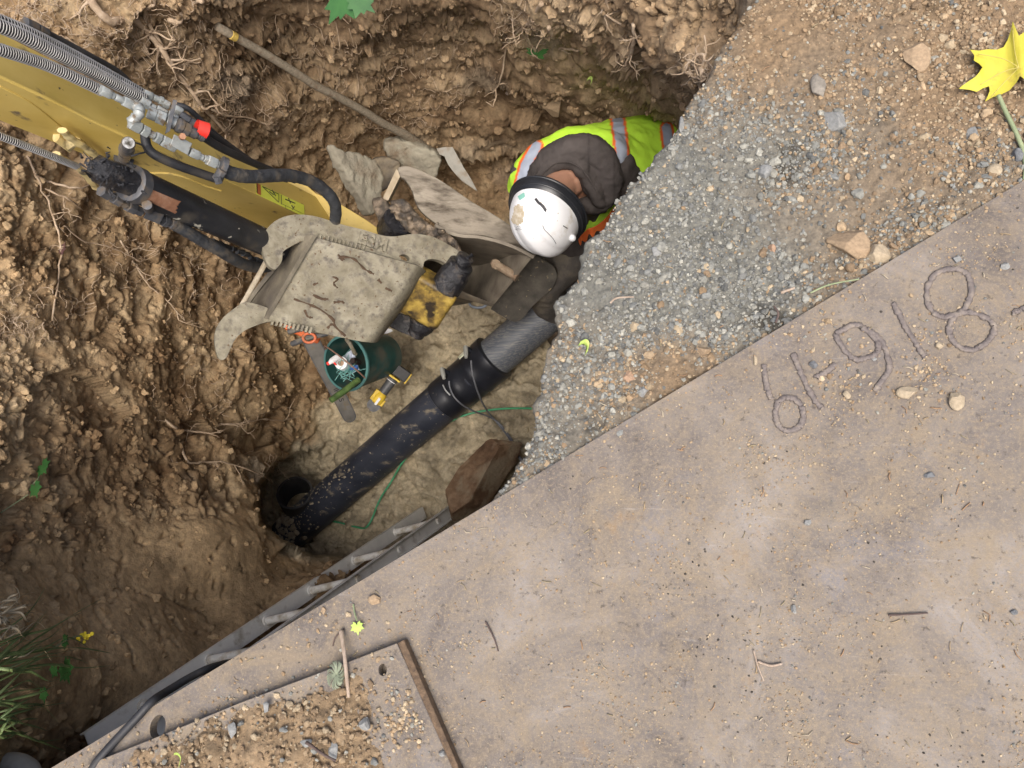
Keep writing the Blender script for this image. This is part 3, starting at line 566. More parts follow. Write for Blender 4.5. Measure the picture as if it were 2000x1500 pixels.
# pin boss with its grease cap
mb = MB(); a, b = onside(241, 314, -.005), D(251, 279, 1.80); ax = (b - a); mb.tube([a, a + ax * .62, a + ax * .63, a + ax * .70, a + ax * .71, b - ax * .03, b], [.0165, .0165, .019, .019, .016, .016, .013], 24)
mb.build('pin_boss', M_stl, EX)
mb = MB(); mb.tube([a - ax * .02, a + ax * .06], .028, 20); mb.build('boss_base', M_rub, EX); mb = MB(); c_ = a + ax * .66; s1 = np.cross(ax, [0, 0, 1.]); s1 /= np.linalg.norm(s1)
mb.tube(spline([D(256,305,1.83),(D(272,300,1.84)),D(284,296,1.86),D(278,284,1.84),D(262,278,1.82)], 8), .0022, 6); mb.build('boss_strap', M_rub, EX)
# hydraulic cylinder of the thumb
ca, cb = D(212, 338, 1.93), D(560, 492, 2.72); cax = (cb - ca) / np.linalg.norm(cb - ca); R_ = .0455
mb = MB(); L_ = np.linalg.norm(cb - ca); tt = np.linspace(0, 1, 30); mb.tube([ca + (cb - ca) * (.13 + .87 * t) for t in tt], R_, 32); cyl = mb.build('hydraulic_cylinder', M_blk, EX, auto=50)
mb = MB(); mb.tube([ca + cax * L_ * t for t in (.085, .09, .125, .13)], [R_ * .9, R_ * 1.07, R_ * 1.07, R_ * .9], 32); mb.build('collar', M_fitd, cyl)
mb = MB(); hd = [ca - cax * .05, ca - cax * .03, ca + cax * .03, ca + cax * .075]; mb.tube(hd, [.018, .034, .037, .036], 20, jit=.1)
for k in range(70):                                # ragged grease smeared round the clevis
    q_ = ca + cax * rng.uniform(-.06, .06) + rng.normal(0, 1, 3) * .020; q_ += (CAM - q_) / np.linalg.norm(CAM - q_) * .016; mb.tube([q_, q_ + rng.normal(0, .010, 3)], [rng.uniform(.002, .0055), .001], 6, jit=.3)
mb.build('clevis', M_grs, cyl)
uv = np.stack(np.meshgrid(np.linspace(0, 1, 22), np.linspace(0, 1, 14), indexing='ij'), -1); c00, c10, c11, c01 = map(np.array, [(294., 369.), (351., 393.), (343., 418.), (285., 391.)])
PX = (c00 * (1 - uv[..., :1]) + c10 * uv[..., :1]) * (1 - uv[..., 1:]) + (c01 * (1 - uv[..., :1]) + c11 * uv[..., :1]) * uv[..., 1:]
PX[-1, :, 0] += rng.uniform(-4, 3, 14); mb = MB(); mb.sheet(cyl_hit(PX[..., 0], PX[..., 1], ca, cb, R_ + .0012), .001); mb.build('name_plate', M_rustp, cyl)
# dark fittings and hose under the cylinder
mb = MB(); Fp = [D(197, 372, 1.98), D(222, 386, 2.02), D(250, 402, 2.06), D(276, 414, 2.1), D(300, 424, 2.13), D(322, 432, 2.17), D(342, 439, 2.2)]
for a_, b_, r in ((0, .6, .0165), (.65, .95, .012), (1.0, 1.45, .017), (1.5, 1.9, .013), (1.95, 2.5, .017), (2.55, 3.0, .014)):
    f = lambda t: Fp[int(t)] + (Fp[min(int(t) + 1, 6)] - Fp[int(t)]) * (t - int(t)); mb.tube([f(a_), f(b_)], r, 6)
mb.box(D(301, 422, 2.12), (Fp[5] - Fp[3]) * .34, D(296, 432, 2.12) - D(301, 422, 2.12), (CAM - Fp[4]) * .006)
for a_, b_, r in ((4.35, 4.75, .015), (4.8, 5.2, .017), (5.25, 5.5, .012), (5.55, 5.9, .0155)): mb.tube([f(a_), f(b_)], r, 6)
mb.tube([D(291, 410, 2.08), D(287, 400, 2.02)], .013, 16); mb.build('pipe_fittings', M_fitd, EX, bev=.001)
def wr_tube(name, px, r, m, parent, wr=.05, n=14, sp=10, fr=40):
    P_ = spline(DL(px), sp); k = np.arange(len(P_)); rr = np.full(len(P_), r) * (1 + wr * fbm(np.stack([k * fr / 40., k * 0, k * 0], 1), 2, 7)); mb = MB(); mb.tube(P_, rr, n, jit=wr * .5); return mb.build(name, m, parent, auto=0)
M_slv = mat('hose_sleeve', [(.3, (.022, .024, .028)), (.7, (.055, .058, .062))], scale=40, rough=.6, bump=1.0, bscale=50, bdist=.006, dirt=(.12, .10, .075), dscale=18, dthr=.6)
wr_tube('sleeved_hose', [(338,436,2.2),(362,450,2.24),(392,468,2.3),(430,490,2.38),(468,512,2.5),(500,522,2.62),(540,520,2.75)], .0185, M_slv, EX, .08)
mb = MB()
for i in range(9): q_ = D(415 + i * 12, 470 + i * 5.2, 2.42 + i * .03); mb.tube([q_, D(428 + i * 12, 475 + i * 5.2, 2.45 + i * .03) + rng.normal(0, .004, 3)], [.010, .008], 7, jit=.3)
mb.build('torn_tape', M_slv, EX)
# spring-guarded hoses
def spring(px, r, pitch=.0062, wire=.0013):
    P_ = spline(DL(px), 24); mb = MB(); mb.tube(P_, r * .86, 12); h = mb.build('spring_guarded_hose', M_rub, EX, auto=0)
    seg = np.r_[0, np.cumsum(np.linalg.norm(np.diff(P_, axis=0), axis=1))]; Lt = seg[-1]; turns = int(Lt / pitch); s = np.linspace(0, Lt, turns * 10); C_ = np.stack([np.interp(s, seg, P_[:, k]) for k in range(3)], 1)
    T = np.gradient(C_, axis=0); T /= np.linalg.norm(T, axis=1)[:, None]; N_ = np.cross(T, [0, 0, 1.]); N_ /= np.linalg.norm(N_, axis=1)[:, None]; B2 = np.cross(T, N_); a = s / pitch * 2 * np.pi
    W = C_ + r * (np.cos(a)[:, None] * N_ + np.sin(a)[:, None] * B2); mb = MB(); mb.tube(W, wire, 5); mb.build('spring', M_wire, h, auto=0)
spring([(-220,35,1.50),(-60,78,1.62),(0,97,1.68),(98,130,1.80),(200,178,1.93)], .0135)
spring([(-220,-50,1.52),(-40,34,1.64),(40,68,1.72),(110,104,1.81),(200,150,1.94),(282,193,2.06)], .0155)
spring([(-220,-80,1.60),(-40,22,1.68),(60,66,1.78),(150,112,1.92),(240,162,2.06),(290,190,2.12)], .0145, .0068)
spring([(-220,185,1.75),(0,266,1.98),(50,285,2.05),(104,306,2.14),(150,325,2.25)], .0095, .006)
wr_tube('hydraulic_hose', [(84,60,1.86),(130,84,1.93),(180,111,2.0),(225,136,2.08),(252,160,2.14),(275,190,2.2)], .0078, M_rub, EX, .01)
mb = MB(); mb.tube([D(48,44,1.80), D(70,54,1.83)], .0145, 6); mb.tube([D(70,54,1.83), D(73,55.5,1.835)], .009, 10); mb.tube([D(74,56,1.835), D(90,64,1.86)], .0135, 6); mb.build('hose_coupling', M_fitd, EX, bev=.0012)
# bank of zinc fittings
def chain(px, parts, nm='zinc_fitting', m=None):
    mb = MB(); P_ = DL(px); seg = np.r_[0, np.cumsum(np.linalg.norm(np.diff(P_, axis=0), axis=1))]; seg /= seg[-1]; g = lambda t: np.array([np.interp(t, seg, P_[:, k]) for k in range(3)])
    for a_, b_, r, n in parts: mb.tube([g(a_), g(a_) + (g(b_) - g(a_)) * .08, g(b_) - (g(b_) - g(a_)) * .08, g(b_)], [r * .88, r, r, r * .88], n)
    mb.build(nm, m or M_fit, EX, bev=.001)
chain([(196,175,1.88),(262,207,1.95)], [(0,.30,.0135,6),(.30,.40,.009,12),(.42,.68,.009,12),(.66,1,.014,6)])
P_ = spline(DL([(262,206,1.95),(272,212,1.94),(270,225,1.93),(259,236,1.93),(262,246,1.94)]), 5); mb = MB(); mb.tube(P_, .013 + .0018 * np.sin(np.arange(len(P_)) * 2.2), 12); mb.build('ribbed_elbow', M_fit, EX)
chain([(254,240,1.93),(350,292,2.04)], [(0,.2,.0165,6),(.22,.36,.0155,6),(.37,.48,.010,12),(.5,.6,.0155,6),(.62,.92,.0165,6)])
chain([(370,296,2.05),(432,324,2.12)], [(0,.3,.0135,6),(.3,.42,.009,12),(.45,.55,.010,10),(.55,.85,.0155,6),(.85,1,.011,12)])
chain([(280,182,2.06),(318,198,2.1)], [(0,.45,.012,6),(.5,.8,.009,12),(.8,1,.012,6)])
chain([(275,196,2.04),(345,236,2.10)], [(0,.25,.014,6),(.27,.4,.009,12),(.42,.7,.015,6),(.72,1,.018,6)])
chain([(318,200,2.1),(360,222,2.14)], [(0,.3,.012,6),(.4,.9,.013,6)])
chain([(288,218,2.02),(345,243,2.06)], [(0,.3,.017,12),(.3,.62,.020,6),(.66,1,.0165,12)])
mb = MB(); a, b = D(334, 268, 2.0), D(372, 290, 2.04); pa = [D(340,262,1.99), D(376,280,2.03), D(367,303,2.04), D(332,284,2.0)]; mb.prism(pa, (CAM - a) * -.008); mb.build('valve_block', M_fit, EX, bev=.002)
mb = MB(); mb.tube([D(355,268,2.0), D(357,266,1.98)], .0085, 6); mb.build('bolt', M_rustp, EX)
chain([(346,243,2.04),(398,270,2.10)], [(0,.18,.020,10),(.2,.45,.019,6),(.45,.72,.015,16),(.72,.85,.011,12),(.85,1,.012,12)], 'check_valve', M_fitd); chain([(352,225,2.12),(392,250,2.14)], [(0,.5,.014,6),(.5,1,.013,8)], 'check_valve', M_fitd)
mb = MB(); mb.prism([D(338,194,2.03), D(346,196,2.03), D(332,256,2.02), D(322,262,2.02)], (CAM - a) * -.01); mb.build('bracket', M_fitd, EX, bev=.001)
mb = MB(); mb.tube([D(383,248,2.08), D(404,256,2.10)], [.021, .023], 16, cap=False); mb.build('red_tape', M_red, EX)
for px, r in (([(283,262,2.03),(287,285,2.04),(302,302,2.04),(345,322,2.08),(390,338,2.14),(425,350,2.18)], .0125), ([(345,205,2.2),(372,216,2.22),(420,262,2.32),(470,300,2.42),(530,340,2.55),(560,352,2.62)], .0085), ([(398,268,2.12),(430,288,2.2),(480,312,2.35),(535,335,2.55),(575,352,2.68)], .0115), ([(392,248,2.16),(430,275,2.26),(475,306,2.4),(540,345,2.6)], .010)):
    wr_tube('hydraulic_hose', px, r, M_rub, EX, .01)
wr_tube('sleeved_hose', [(428,325,2.12),(450,338,2.14),(487,345,2.2),(530,343,2.28),(565,343,2.36),(600,351,2.44),(630,368,2.5),(650,390,2.55),(656,412,2.6),(653,440,2.66),(650,470,2.75)], .0195, M_slv, EX, .09, sp=8)
mb = MB(); mb.tube([D(430,322,2.1), D(441,327,2.11)], .026, 14); mb.tube([D(436,332,2.09), D(424,352,2.1)], .014, 8, jit=.2); mb.tube([D(424,346,2.08), D(428,358,2.09)], .011, 6); mb.build('hose_clamp', M_fitd, EX, bev=.001)
# --- thumb
th = bpy.data.objects.new('thumb', None); COL.objects.link(th); th.parent = EX; th.location = Vector(D(650, 540, 2.62)) - Vector(EX.location)
class _T: pass
bpy.context.view_layer.update()
def sub(mb, name, m, parent, **k):
    par = _P(parent); o = mb.build(name, m, par, **k); o.parent = parent; return o
class _P:                                           # lets build() measure from a nested Empty
    def __init__(s, o): s.o = o; s.parent = None; s.matrix_world = o.matrix_world
_build = MB.build
def build2(s, name, m, parent=None, **k):
    if isinstance(parent, _P):
        off = parent.matrix_world.translation; me_o = _build(s, name, m, None, **k); me_o.data.transform(Matrix.Translation(-off)); me_o['o'] = tuple(off); return me_o
    return _build(s, name, m, parent, **k)
MB.build = build2
ck = [(533,525),(524,518),(516,500),(512,474),(519,450),(538,431),(562,421),(590,419),(622,424),(665,438),(712,450),(745,460),(772,462),(805,457),(840,461),(870,474),(900,492),(918,508),(920,522),(905,532),(885,524),(862,510),(842,506),(828,512),(822,530),(790,520),(740,506),(695,492),(655,478),(614,468),(588,472),(567,482),(553,492),(551,508),(545,519),(538,526)]
ckp = spline([D(u, v, 2.52 + (u - 512) * .0008) for u, v in ck], 3, True)
tn = np.cross(ckp[20] - ckp[0], ckp[60] - ckp[0]); tn /= np.linalg.norm(tn); tn *= np.sign(tn @ (CAM - ckp[0]))
ckp = ckp - ((ckp - ckp[0]) @ tn)[:, None] * tn
on_t = lambda u, v, h=0: plane_hit(np.array(float(u)), np.array(float(v)), ckp[0], tn) + tn * h
ho = np.array([on_t(791 + 9 * math.cos(t) + 3 * math.sin(t), 503 + 4 * math.cos(t) - 5 * math.sin(t)) for t in np.linspace(0, 2 * np.pi, 14, endpoint=False)])
mb = MB(); mb.prism(ckp, -tn * .034, holes=[ho]); sub(mb, 'cheek', M_mud, th, bev=.005, seg=3)
lo = [(441,700),(430,702),(423,688),(419,662),(424,638),(438,618),(458,602),(480,590),(520,600),(540,612),(575,622),(640,640),(640,652),(600,646),(560,632),(528,628),(500,636),(478,646),(460,662),(450,682)]
lp = spline([plane_hit(np.array(float(u)), np.array(float(v)), D(520, 610, 2.60), tn) for u, v in lo], 3, True); mb = MB(); mb.prism(lp, -tn * .03); sub(mb, 'cheek', M_mud, th, bev=.005, seg=3)
def loft(rows, n1=16, n2=16):
    R1 = [spline(DL(r), n1) for r in rows]; R1 = np.array(R1); return np.array([spline(R1[:, j], n2) for j in range(R1.shape[1])])
mb = MB(); mb.sheet(loft([[(612,463,2.585),(700,487,2.62),(790,512,2.68),(818,520,2.72),(832,530,2.82),(830,540,2.95)], [(568,545,2.60),(650,568,2.64),(745,590,2.69),(775,597,2.73),(787,600,2.83),(784,606,2.95)], [(524,622,2.60),(600,644,2.64),(690,664,2.70),(724,669,2.74),(738,668,2.84),(736,664,2.95)]], 8, 16), .02)
sub(mb, 'face_plate', M_mud, th, auto=50)
mb = MB(); mb.sheet(loft([[(618,462,2.57),(600,464,2.60),(575,474,2.69),(556,488,2.72),(545,506,2.68)], [(572,540,2.585),(558,538,2.64),(532,545,2.74),(508,558,2.76),(490,575,2.72)], [(524,624,2.60),(510,626,2.64),(486,628,2.70),(462,636,2.70),(445,650,2.66)]], 8, 16), .014)
M_trough = mat('worn_steel', [(.3, (.10, .085, .06)), (.5, (.22, .19, .135)), (.7, (.32, .29, .21))], scale=7, rough=.7, bump=.4, bscale=60, dirt=(.10, .085, .07), dscale=9, dthr=.52, dsoft=.14)
sub(mb, 'curled_lip', M_trough, th, auto=50)
mb = MB(); mb.tube([D(524,504,2.62), D(482,580,2.60), D(438,656,2.60)], [.0095, .009, .0095], 12, jit=.04); sub(mb, 'cross_bar', mat('worn_bar', [(.3, (.28, .23, .16)), (.7, (.45, .39, .29))], scale=40, rough=.8, bump=.8, bscale=90), th)
mb = MB()
for i in range(13):
    t = i / 12; u, v = 617 + 92 * t, 462 + 24 * t; q_ = on_t(u, v, .002); dx = (on_t(u + 2.1, v + .6) - on_t(u, v)); dy = on_t(u - 1.6, v + 5.2) - on_t(u, v); mb.box(q_ + tn * .001, dx * .9, dy * (1 + .2 * rng.random()), tn * .006)
sub(mb, 'serrated_teeth', M_mud, th, bev=.0015); mb = MB()
for i in range(10):
    t = i / 9; u, v = 532 + 74 * t, 629 + 16 * t; pp = D(u, v, 2.62); dx = D(u + 2.4, v + .7, 2.62) - pp; dy = D(u - 2, v + 6, 2.62) - pp; mb.box(pp, dx, dy, tn * .009)
sub(mb, 'serrated_teeth', M_mud, th, bev=.0015)
tx = text_mesh('cast_lettering', 'ESM', on_t(697, 474, .001), on_t(770, 498) - on_t(697, 474), on_t(697, 460) - on_t(692, 475), .060, .009, M_mud, None, .002); tx.data.transform(Matrix.Translation(-th.matrix_world.translation)); tx.parent = th
M_streak = mat('dried_mud_streak', [(.055, .033, .02), (.09, .055, .03)], scale=40, rough=.9, bump=.6)
fn = np.cross(D(700,487,2.62) - D(612,463,2.585), D(524,622,2.60) - D(612,463,2.585)); fn /= np.linalg.norm(fn); fn *= np.sign(fn @ (CAM - D(612,463,2.585)))
mb = MB()
for pts in ([(660,497),(672,508),(662,502),(690,505),(712,525),(730,535)], [(738,545),(745,553)], [(752,562),(765,568)], [(650,540),(660,545),(652,553),(660,562)], [(612,556),(622,552)], [(612,575),(630,583),(642,583)], [(652,590),(668,588),(672,592)], [(575,583),(620,600),(650,622),(655,636),(675,655)], [(596,604),(602,617),(612,619)], [(640,640),(648,632),(655,636)], [(700,500),(702,503)]):
    P_ = spline([plane_hit(np.array(float(u)), np.array(float(v)), D(612,463,2.583), fn) + fn * .0265 for u, v in pts], 5); 
    P_ += fn * .0; mb.tube(P_, .0036 * rng.uniform(.5, 1.6, len(P_)), 6, flat=.4)
strk = (mb, )
# --- link block and pins between thumb and bucket
ja, jb = D(908, 505, 2.78), D(812, 652, 2.98); jx = jb - ja
mb = MB(); mb.tube([ja + jx * t for t in (-.03, -.02, .03, .04, .94, .95, 1.0, 1.02)], [.024, .032, .032, .022, .024, .034, .034, .02], 20); 
for k in range(26): q_ = ja + jx * rng.choice([-.02, .1, .3, .85, .96]) + rng.normal(0, .016, 3); mb.tube([q_, q_ + rng.normal(0, .008, 3)], [rng.uniform(.004, .01), .002], 6, jit=.3)
mb.build('pin', M_grs, EX)
mb = MB(); mb.tube([ja + jx * t for t in (.06, .07, .16, .17, .2, .36, .38)], [.042, .048, .05, .052, .056, .058, .05], 28); mb.tube([ja + jx * t for t in (.80, .81, .87, .93)], [.042, .05, .05, .042], 28); mb.build('bushing', M_grs, EX, auto=40)
sx = D(930, 590, 2.9) - D(850, 580, 2.9); sx = sx - jx * (sx @ jx) / (jx @ jx); sx /= np.linalg.norm(sx); sy = np.cross(jx / np.linalg.norm(jx), sx)
mb = MB(); mb.box(ja + jx * .57 - sx * .035, sx * .088, jx * .235, sy * .05); mb.build('link_block', M_yelg, EX, bev=.02, seg=4)
mb = MB(); mb.prism([D(726,607,2.98), D(760,606,2.96), D(800,618,2.98), D(828,640,2.99), D(832,655,3.0), D(815,662,3.0), D(780,648,3.0), D(740,628,3.0)], (CAM - ja) * -.008); mb.build('side_link', M_grs, EX, bev=.004)
# --- bucket
bk = bpy.data.objects.new('bucket', None); COL.objects.link(bk); bk.parent = EX; bk.location = Vector(D(880, 430, 3.0)) - Vector(EX.location); bpy.context.view_layer.update()
s1_ = [(778,328),(792,324),(810,328),(850,346),(885,368),(919,392),(955,413),(987,433),(1010,450),(1040,475),(1046,500),(1003,482),(957,463),(925,459),(896,458),(878,452),(860,442),(840,428),(822,412),(812,395),(805,372),(792,352),(782,344)]
d1 = lambda u: 2.94 + (u - 780) * .0004
sp_ = spline([D(u, v, d1(u)) for u, v in s1_], 3, True); sn = np.cross(sp_[18] - sp_[0], sp_[45] - sp_[0]); sn /= np.linalg.norm(sn); sn *= np.sign(sn @ (CAM - sp_[0])); sp_ = sp_ - ((sp_ - sp_.mean(0)) @ sn)[:, None] * sn
mb = MB(); mb.prism(sp_, -sn * .022); sub(mb, 'side_plate', M_mudd if False else mat('muddy_side', [(.3, (.15, .125, .095)), (.5, (.24, .205, .155)), (.7, (.30, .26, .2))], scale=6, rough=.6, bump=.35, bscale=60, dirt=(.07, .055, .04), dscale=11, dthr=.56, dsoft=.12, stretch=((0, 0, -.5), (1, 3, 1))), bk, bev=.005, seg=3)
W_ = D(962, 592, 3.22) - D(1036, 500, 2.98)
cur = [(856,440,2.96),(862,478,3.22),(890,505,3.44),(935,515,3.48),(980,505,3.30),(1014,494,3.10),(1040,502,2.98)]
A1 = spline(DL(cur), 8); mb = MB(); mb.sheet(np.array([A1 + W_ * t for t in np.linspace(0, 1, 10)]), .016)
M_inn = mat('bucket_inside', [(.3, (.11, .09, .07)), (.5, (.20, .17, .13)), (.7, (.27, .235, .18))], scale=8, rough=.75, bump=.4, bscale=60)
sub(mb, 'shell', M_inn, bk, auto=50)
E1 = spline(DL([(852,438,2.95),(880,452,2.95),(905,458,2.95),(935,460,2.95),(975,469,2.95),(1010,482,2.95),(1044,500,2.95)]), 8); mb = MB(); mb.sheet(np.array([E1 + (A1 - E1) * t for t in np.linspace(0, 1, 6)]), .012); sub(mb, 'inner_wall', M_inn, bk, auto=50)
mb = MB(); bp_ = np.concatenate([A1, DL([(1000,478,2.99),(940,462,2.97),(890,452,2.95)])]) + W_; mb.prism(bp_[::2], W_ / np.linalg.norm(W_) * .02); sub(mb, 'side_plate', M_mudd, bk, bev=.003)
mb = MB(); mb.prism([D(774,330,2.95), D(784,340,2.945), D(758,392,3.02), D(746,390,3.03)], (CAM - ja) * -.03); sub(mb, 'lip', mat('scraped_lip', [(.3, (.33, .26, .17)), (.7, (.5, .42, .3))], scale=20, rough=.8, bump=.5), bk, bev=.003)
mb = MB(); q0 = D(968, 516, 3.10); mb.tube([q0, D(1010, 542, 3.08)], [.016, .018], 12, jit=.12); mb.tube([q0, q0 + (CAM - q0) * .004], [.021, .018], 12, jit=.15); sub(mb, 'tooth_shank', M_rustp if False else mat('muddy_rust', [(.3, (.16, .10, .06)), (.7, (.32, .25, .17))], scale=30, rough=.85, bump=.7), bk)
mb = MB(); e1 = [(762,392),(785,388),(800,402),(818,424),(845,444),(872,456),(892,474),(900,490),(885,498),(860,492),(826,474),(796,450),(775,425)]
mb.prism([D(u, v, 2.90) for u, v in e1], (CAM - ja) * -.035)
mb.prism([D(u, v, 3.0) for u, v in [(727,390),(742,385),(756,396),(772,425),(800,452),(812,470),(775,470),(745,445),(734,418)]], (CAM - ja) * -.02)
for k in range(60): t = rng.random(); q_ = D(768 + 118 * t + rng.normal(0, 7), 402 + 84 * t + rng.normal(0, 7), 2.89); mb.tube([q_, q_ + rng.normal(0, .014, 3)], [rng.uniform(.003, .007), .002], 6, jit=.3)
M_ear = mat('greasy_muddy_ear', [(.3, (.02, .018, .018)), (.48, (.09, .07, .05)), (.6, (.26, .20, .14)), (.72, (.34, .27, .19))], scale=26, rough=.5, bump=1.0, bscale=50, bdist=.01)
roughen(sub(mb, 'hanger_ear', M_ear, bk), .006, .006, 22, 5)
mb = MB(); kx = (D(760, 480, 3.1) - D(790, 425, 2.97)); kx /= np.linalg.norm(kx); q0 = D(792, 430, 2.93); mb.tube([q0, q0 + kx * .012], .028, 20); mb.tube([q0 + kx * .02 + sx * -.02, q0 + kx * .09 - sx * .02], [.062, .066], 28); sub(mb, 'pivot_pin', M_grs, bk)
mb = strk[0]; sub(mb, 'dried_streaks', M_streak, th)
# ------------------------------------------------------------------ pipe, coupling, cables
def ob(name, label, cat, mb, m, group=None, **k):
    o = mb.build(name, m, None, **k); return tag(o, label, cat, group)
M_hdpe = mat('black_plastic_pipe', [(.3, (.020, .024, .036)), (.7, (.045, .051, .07))], scale=6, rough=.45, bump=.15, bscale=50, dirt=(.26, .22, .155), dscale=11, dthr=.63, dsoft=.06, speck=((.34, .30, .22), 60, .68), stretch=((0, 0, -.75), (1, 2.2, 1)), spec=.55)
M_scr = mat('scraped_pipe', [(.3, (.06, .068, .082)), (.5, (.12, .13, .15)), (.7, (.26, .25, .22))], scale=4, rough=.5, bump=.35, bscale=14, stretch=((0, 0, -.69), (2, 40, 40)), spec=.5)
M_cpl = mat('coupling_plastic', [(.3, (.01, .011, .015)), (.7, (.022, .024, .032))], scale=8, rough=.36, bump=.1, bscale=50, speck=((.25, .22, .16), 40, .72), spec=.55)
pa_, pb_, pc_ = Z(562, 1046, -2.60), Z(925, 733, -2.09), Z(1150, 541, -1.98)
PX1 = (pb_ - pa_) / np.linalg.norm(pb_ - pa_)
pp = thing('pipeline', 'long black plastic pipe with an electrofusion coupling crossing the sandy trench floor', 'pipe', (pa_ + pb_) / 2)
RP = .107
mb = MB(); ring = np.linspace(0, 1, 60); sag = np.array([pa_ + (pb_ - pa_) * t + np.array([0, 0, -.012]) * 0 + np.array([.012, .014, 0]) * math.sin(math.pi * t) for t in ring]); mb.tube(sag, RP, 64); mb.build('pipe', M_hdpe, pp, auto=60)
M_drym = mat('dried_mud', [(.3, (.24, .20, .14)), (.7, (.36, .31, .22))], scale=30, rough=.95, bump=.8, bscale=90)
C_ = []; R2_ = []
for _ in range(420):
    t = min(.97, .03 + abs(rng.normal(0, .085)) if rng.random() < .72 else rng.uniform(.05, .45)); a_ = rng.normal(.35, .55); b0 = pa_ + (pb_ - pa_) * t; s1 = np.cross(PX1, [0, 0, 1.]); s1 /= np.linalg.norm(s1); u1 = np.cross(s1, PX1); u1 *= np.sign(u1[2]); s1 *= -np.sign(s1[0] * 1.0 + 1e-9) * -1
    C_.append(b0 + (u1 * math.cos(a_) - s1 * math.sin(a_)) * RP); R2_.append(.003 + .011 * rng.random() ** 3 * (1.6 if t < .12 else .5))
mo = stones('mud_crust', np.array(C_) - pa_ * 0, np.array(R2_), M_drym, np.ones((len(C_), 3)), ICO2, flatz=.6); mo.data.transform(Matrix.Translation(-pp.location)); mo.parent = pp; mo['kind'] = 'stuff'
mb = MB(); cxv = pc_ - pb_; mb.tube([pb_ + cxv * t for t in np.linspace(.0, 1.35, 12)], RP * .965, 64); mb.build('scraped_pipe_end', M_scr, pp, auto=60)
k0, k1 = Z(866, 784, -2.165), Z(966, 697, -2.055); kx_ = k1 - k0
prof = [(.0, 1.01), (.01, 1.06), (.16, 1.07), (.18, 1.05), (.30, 1.055), (.32, 1.085), (.42, 1.09), (.44, 1.075), (.62, 1.09), (.64, 1.125), (.70, 1.13), (.72, 1.115), (.84, 1.13), (.86, 1.15), (.97, 1.17), (.995, 1.16), (1.0, 1.12), (1.0, .95)]
mb = MB(); mb.tube([k0 + kx_ * t for t, r in prof], [RP * r for t, r in prof], 72, cap=False); cp = mb.build('coupling', M_cpl, pp, auto=50)
M_term = mat('terminal_grey', [(.28, .28, .26), (.42, .42, .38)], scale=40, rough=.5, bump=.1)
kaxis = kx_ / np.linalg.norm(kx_)
def kp_(u, v, R): return cyl_hit(np.array(float(u)), np.array(float(v)), k0, k1, R)
mb = MB(); p_ = [kp_(u, v, RP * 1.125) for u, v in [(895,698),(909,685),(911,689),(898,702)]]; q_ = p_[0]; up = q_ - (k0 + kaxis * ((q_ - k0) @ kaxis)); up /= np.linalg.norm(up)
mb.prism(p_, up * .004); mb.build('fusion_tag', mat('tag_white', [(.75, .78, .45), (.85, .85, .75)], scale=30, rough=.5), cp)
for (u, v), (du, dv) in (((873,728),(4,18)), ((919,686),(1,20))):
    q_ = kp_(u, v, RP * 1.12); up = q_ - (k0 + kaxis * ((q_ - k0) @ kaxis)); up /= np.linalg.norm(up)
    mb = MB(); mb.tube([q_ - up * .005, q_ + up * .028], [.015, .013], 14); mb.build('terminal_boss', M_cpl, cp)
    dd_ = kp_(u + du, v + dv, RP * 1.12) - q_; q2_ = q_ + up * .034; mb = MB(); mb.tube([q2_ - dd_ * .15, q2_, q2_ + dd_ * .6, q2_ + dd_], [.010, .0125, .0115, .008], 12); mb.tube([q2_, q2_ + up * .006], .0115, 12); mb.build('plug', M_term, cp, bev=.001)
M_cab = mat('grey_cable', [(.10, .105, .12), (.16, .165, .18)], scale=40, rough=.45, bump=.05)
def lay(px, lift=.012, n=8):
    out = []
    for u, v in px: q_ = pit_at(u, v); out.append(q_ + np.array([0, 0, lift]))
    return spline(out, n)
def over(px, rest=0):      # (u, v, z); rest > 0 keeps it lying on the soil
    P_ = spline([Z(u, v, z) for u, v, z in px], 10)
    if rest:
        for i in range(len(P_)):
            u, v = proj(P_[i]); g_ = pit_at(float(u), float(v)); P_[i] = g_ + (CAM - g_) / np.linalg.norm(CAM - g_) * rest
        for _ in range(40): P_[1:-1] = (P_[:-2] + P_[1:-1] * 2 + P_[2:]) / 4
    return P_
cb_ = thing('welding_leads', 'pair of thin grey leads running from the pipe coupling to the gravel ledge', 'cable', Z(985, 850, -2.2))
mb = MB(); mb.tube(over([(877,744,-1.97),(879,758,-1.98),(887,775,-1.99),(902,790,-2.02),(925,803,-2.10),(950,812,-2.2),(972,824,-2.26),(990,845,-2.26),(1003,865,-2.24),(1012,888,-2.2),(1030,910,-2.2)]), .0045, 8); mb.build('lead', M_cab, cb_, auto=0)
mb = MB(); mb.tube(over([(920,704,-1.88),(922,725,-1.89),(928,750,-1.93),(938,778,-2.02),(952,803,-2.16),(968,822,-2.26),(988,847,-2.25),(1001,868,-2.24),(1010,888,-2.2),(1028,915,-2.2)]), .0045, 8); mb.build('lead', M_cab, cb_, auto=0)
mb = MB(); mb.tube(over([(865,752,-1.99),(870,762,-1.98),(879,772,-1.98)]), .0035, 6); mb.build('zip_tie', mat('pale_tie', [(.4, .42, .42), (.5, .52, .52)], rough=.4, bump=0), cb_)
mb = MB(); mb.tube(over([(650,1016,-2.37),(672,1022,-2.35),(700,1030,-2.33),(721,1031,-2.33),(730,1010,-2.33),(742,978,-2.33),(766,935,-2.33),(800,888,-2.33),(845,846,-2.33),(895,815,-2.33),(940,800,-2.32),(990,795,-2.3),(1030,797,-2.28),(1080,800,-2.28)], .03), .0055, 8)
